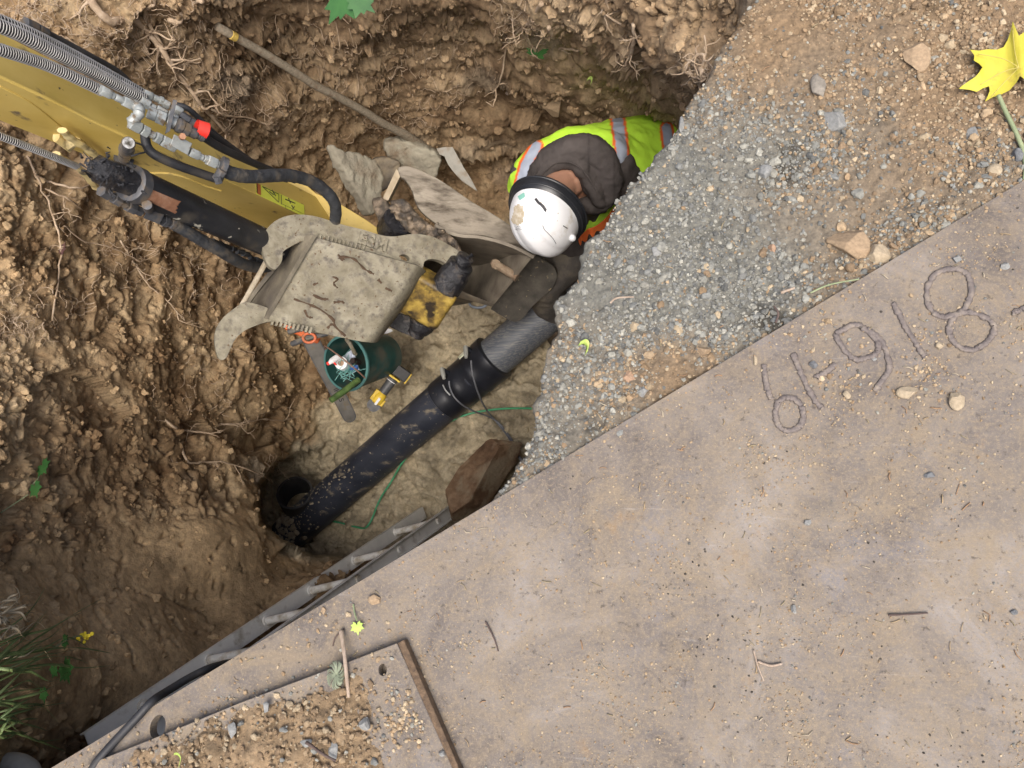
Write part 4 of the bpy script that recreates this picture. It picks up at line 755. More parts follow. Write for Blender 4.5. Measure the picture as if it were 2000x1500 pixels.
ob('tracer_wire', 'bright green wire curving along the trench floor beside the black pipe', 'wire', mb, mat('green_wire', [(.05, .30, .13), (.10, .42, .22)], scale=20, rough=.4, bump=.05), auto=0)
mb = MB(); mb.tube([Z(u, v, -2.46) + np.array([0, 0, 0]) for u, v in []] or [Z(590, 990, -2.55), Z(575, 962, -2.38)], [.10, .10], 40, cap=False); mb.tube([Z(590, 990, -2.55), Z(575, 962, -2.38)], [.088, .088], 40, cap=False)
a, b = Z(590, 990, -2.55), Z(575, 962, -2.38)
mb.tube([b, b + (b - a) * .01], [.1, .088], 40, cap=False)
ob('old_pipe_stub', 'open end of an old dark pipe in the muddy hole at the trench end', 'pipe', mb, M_rub)

# ------------------------------------------------------------------ ladder
M_alu = mat('dull_aluminium', [(.3, (.62, .62, .58)), (.5, (.73, .72, .67)), (.7, (.8, .79, .74))], scale=9, rough=.5, metal=0, bump=.15, bscale=80, dirt=(.33, .29, .22), dscale=10, dthr=.62, dsoft=.08)
M_rung = mat('rung', [(.3, (.7, .69, .64)), (.7, (.82, .8, .74))], scale=20, rough=.55, metal=0, bump=.2, dirt=(.45, .39, .29), dscale=16, dthr=.55)
LA, LB = D(*LT(0)), D(*LT(1.0)); lt = (LB - LA) / np.linalg.norm(LB - LA); LA = LA - lt * .02; LB = LB + lt * .03
r0 = D(*LT(.083)); RG = min((D(854, 1018, d_) - r0 for d_ in np.linspace(3.2, 3.9, 400)), key=lambda q: abs(q @ lt)); rg = RG / np.linalg.norm(RG); wd = np.cross(lt, rg); 
if proj(LA + wd * .05)[1] > proj(LA)[1]: wd = -wd
ld = thing('ladder', 'dull aluminium extension ladder leaning down into the trench beside the road plate', 'ladder', LA)
def rail(off, sgn):
    c_ = [(-.031, 0), (.031, 0), (.031, .022), (.0275, .022), (.0275, .0035), (-.0275, .0035), (-.0275, .022), (-.031, .022)]
    mb = MB(); mb.prism([LA + off + wd * x_ + rg * y_ * sgn for x_, y_ in c_], LB - LA)
    for w_ in (-.024, -.02, .02, .024): mb.tube([LA + off + wd * w_ + rg * (.0035 if sgn > 0 else -.001), LB + off + wd * w_ + rg * (.0035 if sgn > 0 else -.001)], .0012, 4)
    return mb.build('rail', M_alu, ld, auto=30)
rail(np.zeros(3), -1); rail(RG, 1)
Ln = np.linalg.norm(LB - LA); 
for t in (.083, .21, .345, .48, .655, .86):
    c_ = D(*LT(t)); c_ = LA + lt * ((c_ - LA) @ lt); mb = MB(); mb.tube([c_ - rg * .004, c_ + RG + rg * .012], .0155, 16); mb.tube([c_, c_ + rg * .008], .021, 16); mb.tube([c_ + RG - rg * .008, c_ + RG + rg * .004], .021, 16); mb.build('rung', M_rung, ld, auto=40)
# ------------------------------------------------------------------ rock, slabs, hoe
def chop_rock(name, label, cat, C_, ax3, cuts, m, seed, base=ICO3, fine=.03, group=None, tint=(1, 1, 1)):
    V = base[0].copy(); r2 = np.random.default_rng(seed)
    V2, F2 = V, base[1]
    bm = bmesh.new(); bmesh.ops.create_icosphere(bm, subdivisions=5, radius=1); V2 = np.array([v.co[:] for v in bm.verts]); F2 = np.array([[v.index for v in f.verts] for f in bm.faces]); bm.free()
    for k in range(cuts):
        n_ = r2.normal(size=3); n_ /= np.linalg.norm(n_); d = V2 @ n_ - r2.uniform(*((.38, .7) if 'boulder' in name else (.5, .85))); V2 = V2 - np.maximum(d, 0)[:, None] * n_
    V2 = V2 * (1 + .5 * fine * fbm(V2 * 3, 4, seed)[:, None] + fine * fbm(V2 * 9, 3, seed + 3, ridge=True)[:, None] * .4)
    W = C_ + V2 @ np.array(ax3); o = fast_mesh(name, W, F2, m, np.tile(tint, (len(W), 1))); return tag(o, label, cat, group)
M_rock = mat('brown_rock', [(.3, (.09, .05, .028)), (.5, (.19, .115, .065)), (.7, (.34, .23, .14))], scale=9, rough=.8, bump=1.0, bscale=30, bdist=.012, dirt=(.30, .24, .16), dscale=6, dthr=.56, dsoft=.06, spec=.3)
M_slab = mat('grey_clay_slab', [(.3, (.24, .215, .165)), (.5, (.33, .30, .23)), (.7, (.40, .37, .29))], scale=9, rough=.92, bump=1.0, bscale=45, bdist=.01, dirt=(.2, .15, .1), dscale=8, dthr=.6)
def slab(name, label, cat, px, th, m, seed, z=None, jag=.006):
    P_ = np.array([D(*p) for p in px]); mb = MB(); c0_ = P_.mean(0); n_ = np.cross(P_[len(P_) // 3] - P_[0], P_[2 * len(P_) // 3] - P_[0]); n_ /= np.linalg.norm(n_); n_ *= np.sign(n_ @ (CAM - c0_))
    P_ = spline(P_, 6, True); P_ = P_ - ((P_ - P_[0]) @ n_)[:, None] * n_ + rng.normal(0, jag, P_.shape) * .5
    P_ = P_ - ((P_ - P_[0]) @ n_)[:, None] * n_; mb.prism(P_, -n_ * th); o = mb.build(name, m, None)
    o = roughen(o, .006, .008, 16, seed) if jag > .002 else o; return tag(o, label, cat)
slab('stone_slab', 'pointed grey mud-caked slab standing behind the bucket', 'rock', [(650,281,3.25),(662,288,3.26),(685,296,3.3),(712,302,3.36),(738,322,3.42),(747,343,3.44),(741,370,3.44),(742,392,3.42),(724,416,3.38),(704,382,3.34),(682,345,3.3),(664,315,3.27)], .05, M_slab, 1)
slab('stone_slab', 'grey slab lying under the hoe handle behind the bucket', 'rock', [(750,285,3.82),(790,280,3.8),(830,292,3.84),(856,303,3.88),(855,335,3.92),(838,352,3.94),(815,345,3.92),(780,335,3.88)], .06, M_slab, 2)
slab('clod', 'shadowed grey lump wedged between the two slabs', 'rock', [(722,318,3.75),(750,308,3.74),(780,320,3.78),(770,352,3.8),(740,372,3.8),(726,350,3.78)], .06, M_mudd, 3)
o_ = Z(948, 922, -2.12); br_ = chop_rock('boulder', 'big dark brown angular rock between the ladder foot and the gravel ledge', 'rock', o_, [Z(1052,888,-2.12) - o_, (Z(880,1062,-2.12) - o_), (0, 0, .30)], 26, M_rock, 17, fine=.035)
br_.data.shade_flat()
ho_ = thing('hoe', 'long-handled digging hoe resting on the far trench wall above the bucket', 'hoe', Z(845, 298, -1.5))
ha, hb_ = (424, 52), (850, 299); da, db = [np.linalg.norm(pit_at(*q) - CAM) * 1500 / np.linalg.norm(ray(*q)) for q in (ha, hb_)]
for k in range(60):
    e1_, e2_ = D(*ha, da), D(*hb_, db); ok = True
    for t in np.linspace(.02, .9, 20):
        q_ = e1_ + (e2_ - e1_) * t; uq, vq = proj(q_); g_ = np.linalg.norm(pit_at(uq, vq) - CAM) - np.linalg.norm(q_ - CAM)
        if g_ < .03: ok = False
    if ok: break
    da *= .99; db *= .995
M_wood = mat('weathered_wood', [(.3, (.17, .14, .10)), (.5, (.29, .245, .18)), (.7, (.38, .33, .25))], scale=10, rough=.8, bump=.6, bscale=40, stretch=((0, 0, -.53), (1, 14, 14)), dirt=(.2, .14, .09), dscale=5, dthr=.6)
tt = np.linspace(0, 1, 24); wv = fbm(np.stack([tt * 4, tt * 0, tt * 0], 1), 2, 3)[:, None] * np.array([.006, .008, 0]); mb = MB(); mb.tube(e1_ + (e2_ - e1_) * tt[:, None] + wv, .0155 + .004 * tt + np.where(tt > .78, .003, 0), 16, jit=.02); mb.build('handle', M_wood, ho_, auto=0)
mb = MB(); mb.tube([e1_ + (e2_ - e1_) * .045 + (CAM - e1_) * .002, e1_ + (e2_ - e1_) * .06 + (CAM - e1_) * .002], .0165, 12); mb.build('yellow_mark', M_yel, ho_)
M_blade = mat('steel_blade', [(.3, (.20, .19, .165)), (.5, (.29, .275, .24)), (.7, (.37, .35, .31))], scale=12, rough=.6, metal=.15, bump=.3, bscale=60, dirt=(.24, .18, .12), dscale=12, dthr=.58)
bpx = [(853,291,0),(869,288,0),(884,288,0),(893,304,.01),(906,328,.02),(920,350,.03),(933,375,.04),(903,355,.03),(886,337,.02),(875,322,.01),(868,306,.0),(857,302,0)]
P_ = np.array([D(u, v, db - .12 + e) for u, v, e in bpx]); n_ = np.cross(P_[3] - P_[0], P_[7] - P_[0]); n_ /= np.linalg.norm(n_); n_ *= np.sign(n_ @ (CAM - P_[0])); P_ = P_ - ((P_ - P_[0]) @ n_)[:, None] * n_
mb = MB(); mb.prism(P_ + n_ * .02, -n_ * .006); mb.build('blade', M_blade, ho_, bev=.0015)
mb = MB(); mb.tube([e1_ + (e2_ - e1_) * .93, e2_, D(868, 297, db - .02)], [.019, .021, .012], 14); mb.build('socket', M_blade, ho_)

# ------------------------------------------------------------------ chainsaw, tub, cut-off tool
cs = thing('chainsaw', 'orange chainsaw lying half under the thumb with its bar pointing to the pipe', 'chainsaw', D(640, 720, 3.75))
zb_ = 3.72
c_a, c_b = D(607, 664, 3.66), D(688, 824, 3.86); cx_ = (c_b - c_a); cl = np.linalg.norm(cx_); cx_ /= cl; vw = (CAM - c_a) / np.linalg.norm(CAM - c_a); cn = vw - cx_ * (vw @ cx_); cn /= np.linalg.norm(cn); cy_ = np.cross(cn, cx_)
out = [c_a + cy_ * .036, *[c_a + cx_ * cl * t + cy_ * (.036 - .006 * t) for t in (.3, .6, .9)], *[c_a + cx_ * (cl * .93 + .03 * math.cos(a)) + cy_ * .030 * math.sin(a) for a in np.linspace(1.3, -1.3, 9)], *[c_a + cx_ * cl * t - cy_ * (.036 - .006 * t) for t in (.9, .6, .3)], c_a - cy_ * .036]
M_bar = mat('saw_bar', [(.3, (.11, .105, .095)), (.7, (.19, .18, .165))], scale=16, rough=.5, metal=.4, bump=.15, dirt=(.2, .16, .1), dscale=18, dthr=.62)
mb = MB(); mb.prism(out, -cn * .006); bar = mb.build('guide_bar', M_bar, cs)
mb = MB(); o2 = np.array(out); seg = np.r_[0, np.cumsum(np.linalg.norm(np.diff(o2, axis=0), axis=1))]
for s_k in np.arange(0, seg[-1], .0075):
    q_ = np.array([np.interp(s_k, seg, o2[:, k]) for k in range(3)]); q2_ = np.array([np.interp(min(s_k + .004, seg[-1]), seg, o2[:, k]) for k in range(3)]); t_ = q2_ - q_; t_ /= np.linalg.norm(t_) + 1e-9; y_ = np.cross(cn, t_); mb.box(q_ - cn * .003, t_ * .003, y_ * .0035, cn * .0035)
mb.build('chain', M_fitd, bar)
text_mesh('lettering', 'STIHL', c_a + cx_ * cl * .74 + cy_ * -.012 * 0 + cn * .0007 + cy_ * .013, -cx_, -cy_, .036, .0004, M_ink, bar, .0006) if False else text_mesh('lettering', 'STIHL', c_a + cx_ * cl * .74 - cy_ * .013 * -1 + cn * .0008, -cx_, -cy_, .034, .0005, M_ink, bar, .0006)
M_org = mat('orange_plastic', [(.55, .11, .03), (.68, .16, .05)], scale=10, rough=.5, bump=.1, dirt=(.25, .17, .1), dscale=20, dthr=.62)
mb = MB(); bo = D(592, 640, 3.62); mb.box(bo, D(625,655,3.66) - bo, (D(585,655,3.62) - bo) * .9, cn * .05); mb.build('body', M_org, cs, bev=.012, seg=3)
M_gplas = mat('grey_plastic', [(.05, .052, .056), (.10, .10, .105)], scale=12, rough=.5, bump=.1, dirt=(.2, .17, .12), dscale=20, dthr=.6)
mb = MB(); mb.tube([D(563,648,3.55), D(600,638,3.55)], [.014, .015], 10); mb.build('handle_tube', M_gplas, cs, bev=.001)
mb = MB(); mb.tube([D(570,672,3.58), D(600,660,3.55), D(640,650,3.55)], [.013, .016, .014], 10); mb.build('rear_grip', M_gplas, cs, bev=.001)
mb = MB(); P_ = spline([D(604 + 12 * math.cos(a), 660 + 9 * math.sin(a), 3.53) for a in np.linspace(0, 2 * np.pi, 9)[:-1]], 5, True); mb.tube(np.concatenate([P_, P_[:1]]), .0065, 8); mb.build('hand_guard', M_org, cs)
tb = thing('tub', 'dark green plastic tub tipped on its side on the trench floor', 'bucket', D(680, 710, 3.75))
M_grn = mat('green_plastic', [(.3, (.012, .05, .045)), (.7, (.03, .095, .085))], scale=8, rough=.4, bump=.15, bscale=50, dirt=(.10, .10, .075), dscale=9, dthr=.58, dsoft=.1)
m0, m1 = D(675, 710, 3.60), D(752, 694, 3.86); tx_ = m1 - m0
mb = MB(); seq = [(0, .128), (.04, .134), (.05, .128), (.3, .122), (1.0, .104), (1.0, .0), ]; mb.tube([m0 + tx_ * t for t, r in seq], [max(r, .001) for t, r in seq], 40, cap=False); mb.tube([m0 + tx_ * t for t in (0, .3, .97)], [.122, .116, .099], 40, cap=False); mb.tube([m0 + tx_ * .96, m0 + tx_ * .965], [.1, .001], 40, cap=False)
shell_ = mb.build('tub_shell', M_grn, tb, auto=50)
mb = MB(); mb.tube([m0 + tx_ * t for t in (-.005, .0, .02, .025)], [.122, .134, .134, .126], 40, cap=False); mb.build('rim', mat('rim_green', [(.05, .14, .14), (.09, .21, .20)], scale=20, rough=.4, bump=.1), tb)
mb = MB(); tA = m0 / 1; tn_ = tx_ / np.linalg.norm(tx_); s_1 = np.cross(tn_, [0, 0, 1.]); s_1 /= np.linalg.norm(s_1); s_2 = np.cross(tn_, s_1)
hw = [m0 + s_1 * .128 * math.cos(a) - s_2 * .128 * math.sin(a) * .55 - tn_ * .10 * math.sin(a) for a in np.linspace(0, math.pi, 20)]; mb.tube(hw, .0035, 8); mb.build('bail', mat('bail', [(.2, .11, .08), (.3, .18, .13)], rough=.5), tb)
def item(nm, lab, cat, mb, m, **k): return tag(mb.build(nm, m, None, **k), lab, cat)
M_wht = mat('white_plastic', [(.72, .73, .74), (.8, .8, .8)], scale=20, rough=.45, bump=.05)
rn = np.array([[D(u, v, 3.66 + .02 * math.sin(u * .5) + .015 * math.cos(v * .4)) for v in np.linspace(0, 1, 12)] for u in np.linspace(0, 1, 2)])
gu, gv = np.meshgrid(np.linspace(0, 1, 16), np.linspace(0, 1, 16), indexing='ij'); c4 = [np.array(p) for p in ((664., 700.), (689., 681.), (702., 722.), (684., 732.))]
RX = ((c4[0] * (1 - gu[..., None]) + c4[1] * gu[..., None]) * (1 - gv[..., None]) + (c4[3] * (1 - gu[..., None]) + c4[2] * gu[..., None]) * gv[..., None])
mb = MB(); fq = fbm(np.stack([gu.ravel() * 3, gv.ravel() * 3, gu.ravel() * 0], 1), 3, 9).reshape(gu.shape); mb.sheet(D(RX[..., 0], RX[..., 1], 3.60 + fq * .02), .002); item('rag', 'crumpled pale blue-white cloth inside the tipped green tub', 'cloth', mb, mat('pale_cloth', [(.48, .54, .66), (.62, .66, .74)], scale=10, rough=.9, bump=.2))
sb = thing('spray_bottle', 'white spray bottle with a red nozzle poking from the green tub', 'bottle', D(654, 700, 3.55))
mb = MB(); mb.tube([D(642,710,3.52), D(648,705,3.52), D(661,696,3.54)], [.007, .014, .014], 14); mb.build('head', M_wht, sb); mb = MB(); mb.tube([D(639,711,3.52), D(643,709,3.52)], .009, 10); mb.tube([D(652,708,3.52), D(657,713,3.52)], [.005, .004], 8); mb.build('nozzle', M_red, sb)
tr = thing('tape_roll', 'white roll with a brown core inside the green tub', 'roll', D(669, 711, 3.56))
ta, tb2 = D(666, 709, 3.55), D(676, 714, 3.62); mb = MB(); mb.tube([ta, tb2], [.030, .032], 28, cap=False); mb.tube([ta, ta + (tb2 - ta) * .01], [.014, .030], 28, cap=False); mb.build('roll', M_wht, tr); mb = MB(); mb.tube([ta + (tb2 - ta) * .02, tb2], [.014, .013], 20, cap=True); mb.build('core', mat('cardboard', [(.3, .19, .12), (.4, .27, .18)], rough=.8), tr)
mb = MB(); mb.tube([D(688,704,3.56), D(692,706,3.58), D(700,708,3.66)], [.012, .019, .016], 16); item('knob', 'dark brown rounded tool handle end inside the green tub', 'tool handle', mb, mat('dark_knob', [(.03, .02, .018), (.05, .035, .03)], rough=.35))
mb = MB()
for k in range(40): q_ = D(675 + rng.normal(0, 5), 722 + rng.normal(0, 6), 3.58); mb.tube(spline([q_, q_ + rng.normal(0, .02, 3), q_ + rng.normal(0, .03, 3)], 4), .0015, 4)
item('rope', 'frayed teal rope tuft inside the green tub', 'rope', mb, mat('teal_rope', [(.12, .32, .30), (.25, .5, .46)], rough=.8), auto=0)
mb = MB(); mb.tube([D(685,724,3.58), D(696,716,3.6)], [.012, .014], 10, jit=.2); item('blue_cap', 'small blue plastic cap inside the green tub', 'cap', mb, mat('blue_plastic', [(.05, .12, .42), (.08, .2, .5)], rough=.4))
mb = MB(); mb.tube(spline([D(676,662,3.5), D(686,676,3.5), D(694,692,3.54)], 6), [.009] * 13, 8, jit=.2); item('rope', 'pale twisted rope hanging over the rim of the green tub', 'rope', mb, M_mud)
mb = MB(); mb.tube([D(646,782,3.42), D(672,764,3.46), D(700,742,3.52)], [.0145, .015, .014], 14, jit=.05); item('stick', 'short green mossy stick lying across the tub rim and chainsaw bar', 'stick', mb, mat('mossy_bark', [(.3, (.03, .045, .015)), (.5, (.07, .13, .03)), (.7, (.14, .20, .06))], scale=30, rough=.85, bump=.8, bscale=80))
mb = MB(); mb.sheet(D(np.array([[741., 748, 756], [744, 752, 764], [746, 756, 768]]), np.array([[650., 645, 641], [652, 648, 643], [652, 651, 647]]), 3.9 + np.array([[0, .02, 0], [.02, 0, .02], [0, .01, 0]])), .002); item('rag', 'small scrap of white cloth under the thumb edge', 'cloth', mb, M_wht)
ct = thing('cutoff_tool', 'yellow and black battery multi-tool lying on the sand beside the pipe', 'power tool', D(757, 762, 3.9))
za = 3.84; g0, g1 = D(737, 782, za), D(778, 726, za); gx = (g1 - g0) / np.linalg.norm(g1 - g0); gl = np.linalg.norm(g1 - g0); gn = vw - gx * (vw @ gx); gn /= np.linalg.norm(gn); gy = np.cross(gn, gx)
M_ty = mat('tool_yellow', [(.62, .42, .03), (.72, .50, .05)], scale=20, rough=.45, bump=.1, dirt=(.2, .15, .08), dscale=30, dthr=.66)
mb = MB(); mb.tube([g0 + gx * gl * t for t in (.22, .26, .5, .74, .80)], [.018, .024, .024, .026, .022], 20); mb.build('grip', M_gplas, ct)
mb = MB(); mb.tube([g0 + gx * gl * t for t in (-.10, -.06, .08, .2, .3)], [.018, .028, .032, .028, .020], 20); mb.box(g0 + gx * gl * .1 + gy * .02 + gn * .004, gx * .03, gy * .018, gn * .014); mb.box(g0 - gy * .024 + gx * .004 + gn * .004, gx * .018, gy * .012, gn * .012); mb.build('gear_head', M_ty, ct, bev=.003)
mb = MB(); mb.box(g0 + gx * gl * .0 + gn * .03, gx * .02, gy * .006, gn * .006); mb.build('switch', M_wht, ct, bev=.001)
mb = MB(); mb.tube([g0 - gx * .03 - gn * .002, g0 - gx * .03 - gn * .006], .034, 28); mb.build('disc', M_fitd, ct)
mb = MB(); bc = g0 + gx * gl * 1.02; mb.box(bc - gy * .012, gx * .028, gy * .042, gn * .03); mb.build('battery', M_blk if False else mat('battery_black', [(.015, .015, .016), (.025, .025, .027)], rough=.5), ct, bev=.004)
mb = MB(); mb.box(g0 + gx * gl * .80, gx * .005, gy * .034, gn * .034); mb.box(g0 + gx * gl * .93 + gy * .034, gx * .03, gy * .005, gn * .034); mb.box(g0 + gx * gl * 1.0 - gy * .058, gx * .03, gy * .004, gn * .02); mb.build('battery_clamp', M_ty, ct, bev=.002)
mb = MB(); mb.tube([g0 + gx * gl * .66, g0 + gx * gl * .68], .0265, 20); mb.build('trim_ring', M_wht, ct)
# flat muddy board by the worker
M_board = mat('muddy_board', [(.3, (.05, .045, .038)), (.5, (.09, .08, .066)), (.7, (.14, .125, .10))], scale=16, rough=.7, bump=.5, bscale=60, speck=((.26, .21, .13), 45, .66))
slab('board', 'flat dark mud-flecked board leaning over the pipe below the white helmet', 'board', [(1036,500,3.30),(1060,508,3.30),(1085,530,3.32),(1080,560,3.38),(1040,598,3.46),(1022,622,3.5),(1006,630,3.52),(985,618,3.52),(963,606,3.5),(962,597,3.5),(988,562,3.42),(1012,530,3.36)], .018, M_board, 5, jag=.001)
mb = MB(); P_ = np.array([D(934 + 17 * math.cos(a), 592 + 9 * math.sin(a), 3.75) for a in np.linspace(0, 2 * np.pi, 24)]); mb.tube(P_, .007, 8); item('ring', 'grey-blue metal ring on the sand under the bucket lip', 'ring', mb, mat('ring_blue', [(.2, .24, .30), (.3, .34, .4)], rough=.5, metal=.3))
# black hose lying over the plate edge
mb = MB(); hp = [(120,1600,PT+.03),(180,1502,PT+.022),(206,1468,PT+.02),(240,1431,PT+.02),(270,1399,PT+.018),(298,1369,PT+.005),(330,1348,-.03),(375,1321,-.08),(418,1302,-.13),(470,1290,-.3)]; mb.tube(over(hp), .0085, 14)
ob('black_hose', 'black hose curving over the lower left corner of the steel plate', 'hose', mb, M_rub, auto=0)
o_ = D(35, 1502, 1.95); chop_rock('cobble', 'smooth rounded grey stone at the lower left corner', 'rock', o_, [D(75,1508,1.95) - o_, (D(30,1470,1.95) - o_), (0, 0, .04)], 0, mat('grey_cobble', [(.3, .29, .27), (.42, .41, .38)], scale=20, rough=.8, bump=.4), 44)

# ------------------------------------------------------------------ individual stones on the ground
SR = [((1663,472,50,38,.03,'M'),'large tan angular rock half sunk at the edge of the road plate'),((1712,503,26,24,.02,'L'),'pale tan stone beside the large tan rock at the plate edge'),((1788,117,28,30,.012,'M'),'tan round rock in the gravel left of the yellow leaf'),((1600,170,20,26,.002,'T'),'dusty grey-tan cobble sunk near the top of the gravel ledge'),((1630,235,28,20,.01,'G'),'wide grey stone in the middle of the gravel ledge'),((1494,337,20,17,.012,'G'),'round grey stone with a dark gap on its left'),((1940,338,18,13,.012,'L'),'flat pale stone above the plate beside the leaf stem'),((1332,240,9,16,.012,'G'),'upright grey stone on the brink of the gravel ledge'),((1282,490,15,15,.01,'G'),'light grey stone near the left brink of the gravel'),((1228,735,14,14,.008,'O'),'orange-tan flat chip on the gravel above the plate'),((1375,688,20,11,.008,'M'),'long brown stone above the plate edge'),((1257,765,14,12,.01,'G'),'rounded grey stone close to the plate edge'),((1510,485,12,11,.01,'O'),'orange angular stone in the grey gravel'),((1898,268,16,13,.01,'G'),'grey stone left of the green leaf stem'),((1983,310,14,14,.012,'D'),'dark grey stone touching the green leaf stem')]
MT = {'T': (.27, .24, .2), 'M': (.36, .26, .165), 'L': (.42, .34, .235), 'G': (.27, .27, .258), 'O': (.38, .25, .165), 'D': (.17, .175, .18)}
for i, ((u, v, a_, b_, h_, kd), lab) in enumerate(SR):
    o_ = Z(u, v, 0); zl, _b = ledge_z(o_[None]); o_[2] = zl[0]; ex = Z(u + a_, v, 0) - Z(u, v, 0); ey = Z(u, v - b_, 0) - Z(u, v, 0); chop_rock('stone', lab, 'stone', o_, [ex, ey, (0, 0, max(a_, b_) * .00055 + h_ * .3)], 9, M_stone, 60 + i, fine=.03, tint=MT[kd])
SR2 = [(1772,768,24,12,'L','curled tan bark chip right of the digits on the plate'),(1867,783,16,20,'L','pale broken chip lower right of the digits'),(1653,772,9,9,'L','small pale angular chip below the welded digit 9'),(1835,676,9,8,'L','small tan chip between the welded 1 and 8'),(1475,705,5,11,'L','upright tan chip left of the welded 6'),(1868,508,9,7,'G','grey pebble above the welded 8'),(1962,520,10,8,'G','pale grey pebble right of the welded 8'),(1706,702,6,4,'G','light pebble inside the welded 9 tail'),(1588,712,9,9,'D','dark pebble at the welded dash'),(1814,928,13,6,'D','dark flat pebble below the pale chips'),(1550,1190,8,9,'G','pale blue-grey pebble in the middle of the plate'),(1576,1020,8,7,'G','greenish pebble in the upper middle of the plate'),(715,1412,12,14,'G','blue-grey stone alone on the right of the cover plate'),(455,1425,9,16,'G','upright grey stone on the soil of the cover plate'),(655,1465,11,18,'G','grey-brown stone near the twig on the cover plate'),(600,1450,13,9,'G','grey stone left of the dark twig on the cover plate'),(735,1170,14,12,'M','tan stone on the road plate above the cover plate corner'),(522,1382,8,12,'G','thin grey stone at the middle of the soil heap'),(1980,1195,8,6,'D','dark speck-like pebble at the right border of the plate'),(865,1470,7,7,'G','little grey pebble right of the rusty bar'),(633,1193,5,8,'M','small brown chip near the plate edge above the stick')]
for i, (u, v, a_, b_, kd, lab) in enumerate(SR2):
    zz = PT + (.04 if sdpoly(np.array([float(u)]), np.array([float(v)]), HP)[0] < 0 else 0) + (.026 if on2(np.array([float(u)]), np.array([float(v)]))[0] and sdpoly(np.array([float(u)]), np.array([float(v)]), HP)[0] >= 0 else 0)
    o_ = Z(u, v, zz) ; ex = Z(u + a_, v, zz) - o_; ey = Z(u, v - b_, zz) - o_; hz = min(a_, b_) * .0007; o_[2] += hz * .6; chop_rock('chip' if 'chip' in lab else 'pebble', lab, 'chip' if 'chip' in lab else 'pebble', o_, [ex, ey, (0, 0, hz)], 10, M_stone, 90 + i, fine=.05, tint=MT[kd])
chop_rock('stone', 'flat brown stone embedded in the far wall above the worker', 'stone', pit_at(1085, 195) + [0, 0, .0], [pit_at(1106, 197) - pit_at(1085, 195), (0, .04, .02), (0, .01, .05)], 7, M_stone, 140, tint=(.36, .26, .16))
chop_rock('stone', 'pale oval pebble in the far wall', 'stone', pit_at(985, 197) + [0, 0, .0], [(.018, -.008, 0), (0, .014, .01), (0, 0, .014)], 4, M_stone, 141, tint=(.5, .4, .33))
# ------------------------------------------------------------------ the worker
def blob(name, prims, m, parent, vox=.007, smooth_it=6, disp=None, tint=None, ptag=None):
    """overlapping tapered tubes and balls melted into one continuous skin"""
    mb = MB()
    for p in prims:
        if p[0] == 'b':
            V = ICO3[0] * 1.0; ax = p[2]; ax = np.diag([ax] * 3) if np.isscalar(ax) else np.array(ax); mb.add(p[1] + V @ ax, ICO3[1])
        else:
            P_ = spline(p[1], 5) if len(p[1]) > 2 else np.array(p[1]); R1 = np.interp(np.linspace(0, len(p[1]) - 1, len(P_)), range(len(p[1])), p[2]); mb.tube(P_, R1, 20, flat=p[3] if len(p) > 3 else 1.0)
            mb.add(P_[0] + ICO2[0] * R1[0] * .98, ICO2[1]); mb.add(P_[-1] + ICO2[0] * R1[-1] * .98, ICO2[1])
    o = mb.build('tmp', m, None, auto=0); r = o.modifiers.new('r', 'REMESH'); r.mode = 'VOXEL'; r.voxel_size = vox; r.use_smooth_shade = True
    sm = o.modifiers.new('s', 'SMOOTH'); sm.iterations = smooth_it; sm.factor = .5
    me = bpy.data.meshes.new_from_object(o.evaluated_get(bpy.context.evaluated_depsgraph_get())); bpy.data.objects.remove(o)
    n = len(me.vertices); V = np.empty(n * 3); me.vertices.foreach_get('co', V); V = V.reshape(-1, 3); N_ = np.empty(n * 3); me.vertices.foreach_get('normal', N_); N_ = N_.reshape(-1, 3)
    if disp is not None: V = V + N_ * disp(V)[:, None]
    T_ = tint(V, N_) if tint is not None else np.ones((n, 3)); off = np.array(parent.location) if parent else 0
    me.vertices.foreach_set('co', (V - off).ravel())
    if 'tint' in me.color_attributes: me.color_attributes.remove(me.color_attributes['tint'])
    ca = me.color_attributes.new('tint', 'FLOAT_COLOR', 'POINT'); ca.data.foreach_set('color', np.c_[T_, np.ones(n)].ravel()); me.materials.clear(); me.materials.append(m)
    me.shade_smooth(); me.name = name; ob_ = bpy.data.objects.new(name, me); COL.objects.link(ob_); ob_.parent = parent; ob_['o'] = tuple(float(x) for x in np.broadcast_to(off, 3)); return ob_
M_skin = mat('skin', [(.36, .19, .125), (.44, .245, .165)], scale=14, rough=.5, bump=.15, bscale=120, sub=.15)
M_hood = mat('grey_brown_fleece', [(.3, (.055, .048, .045)), (.5, (.072, .062, .058)), (.7, (.095, .082, .076))], scale=12, rough=.95, bump=.5, bscale=260, attr='tint', bdist=.002, spec=.2)
M_vest = mat('hi_vis_fabric', [(.3, (.9, .9, .9)), (.7, (1.1, 1.1, 1.1))], scale=14, rough=.75, bump=.35, bscale=420, attr='tint', bdist=.0012, spec=.3)
M_pant = mat('work_trousers', [(.3, (.055, .048, .042)), (.5, (.085, .075, .066)), (.7, (.13, .115, .10))], scale=7, rough=.9, bump=.5, bscale=220, dirt=(.2, .165, .115), dscale=7, dthr=.62, dsoft=.12)
WK = thing('person', 'crouching worker in a white helmet, grey hoodie and lime hi-vis vest bent over the pipe', 'person', D(1200, 420, 3.6))
nb, ht_ = D(1106, 346, 2.99), D(1052, 436, 2.80)
Hu = (D(1032, 490, 2.72) - D(1078, 385, 2.86)); Hu /= np.linalg.norm(Hu)
Fd = D(1135, 470, 3.0) - D(1060, 415, 2.85); Fd = Fd - Hu * (Fd @ Hu); Fd /= np.linalg.norm(Fd); Sd = np.cross(Hu, Fd)      # face direction, sideways
HC = D(1066, 421, 2.86)
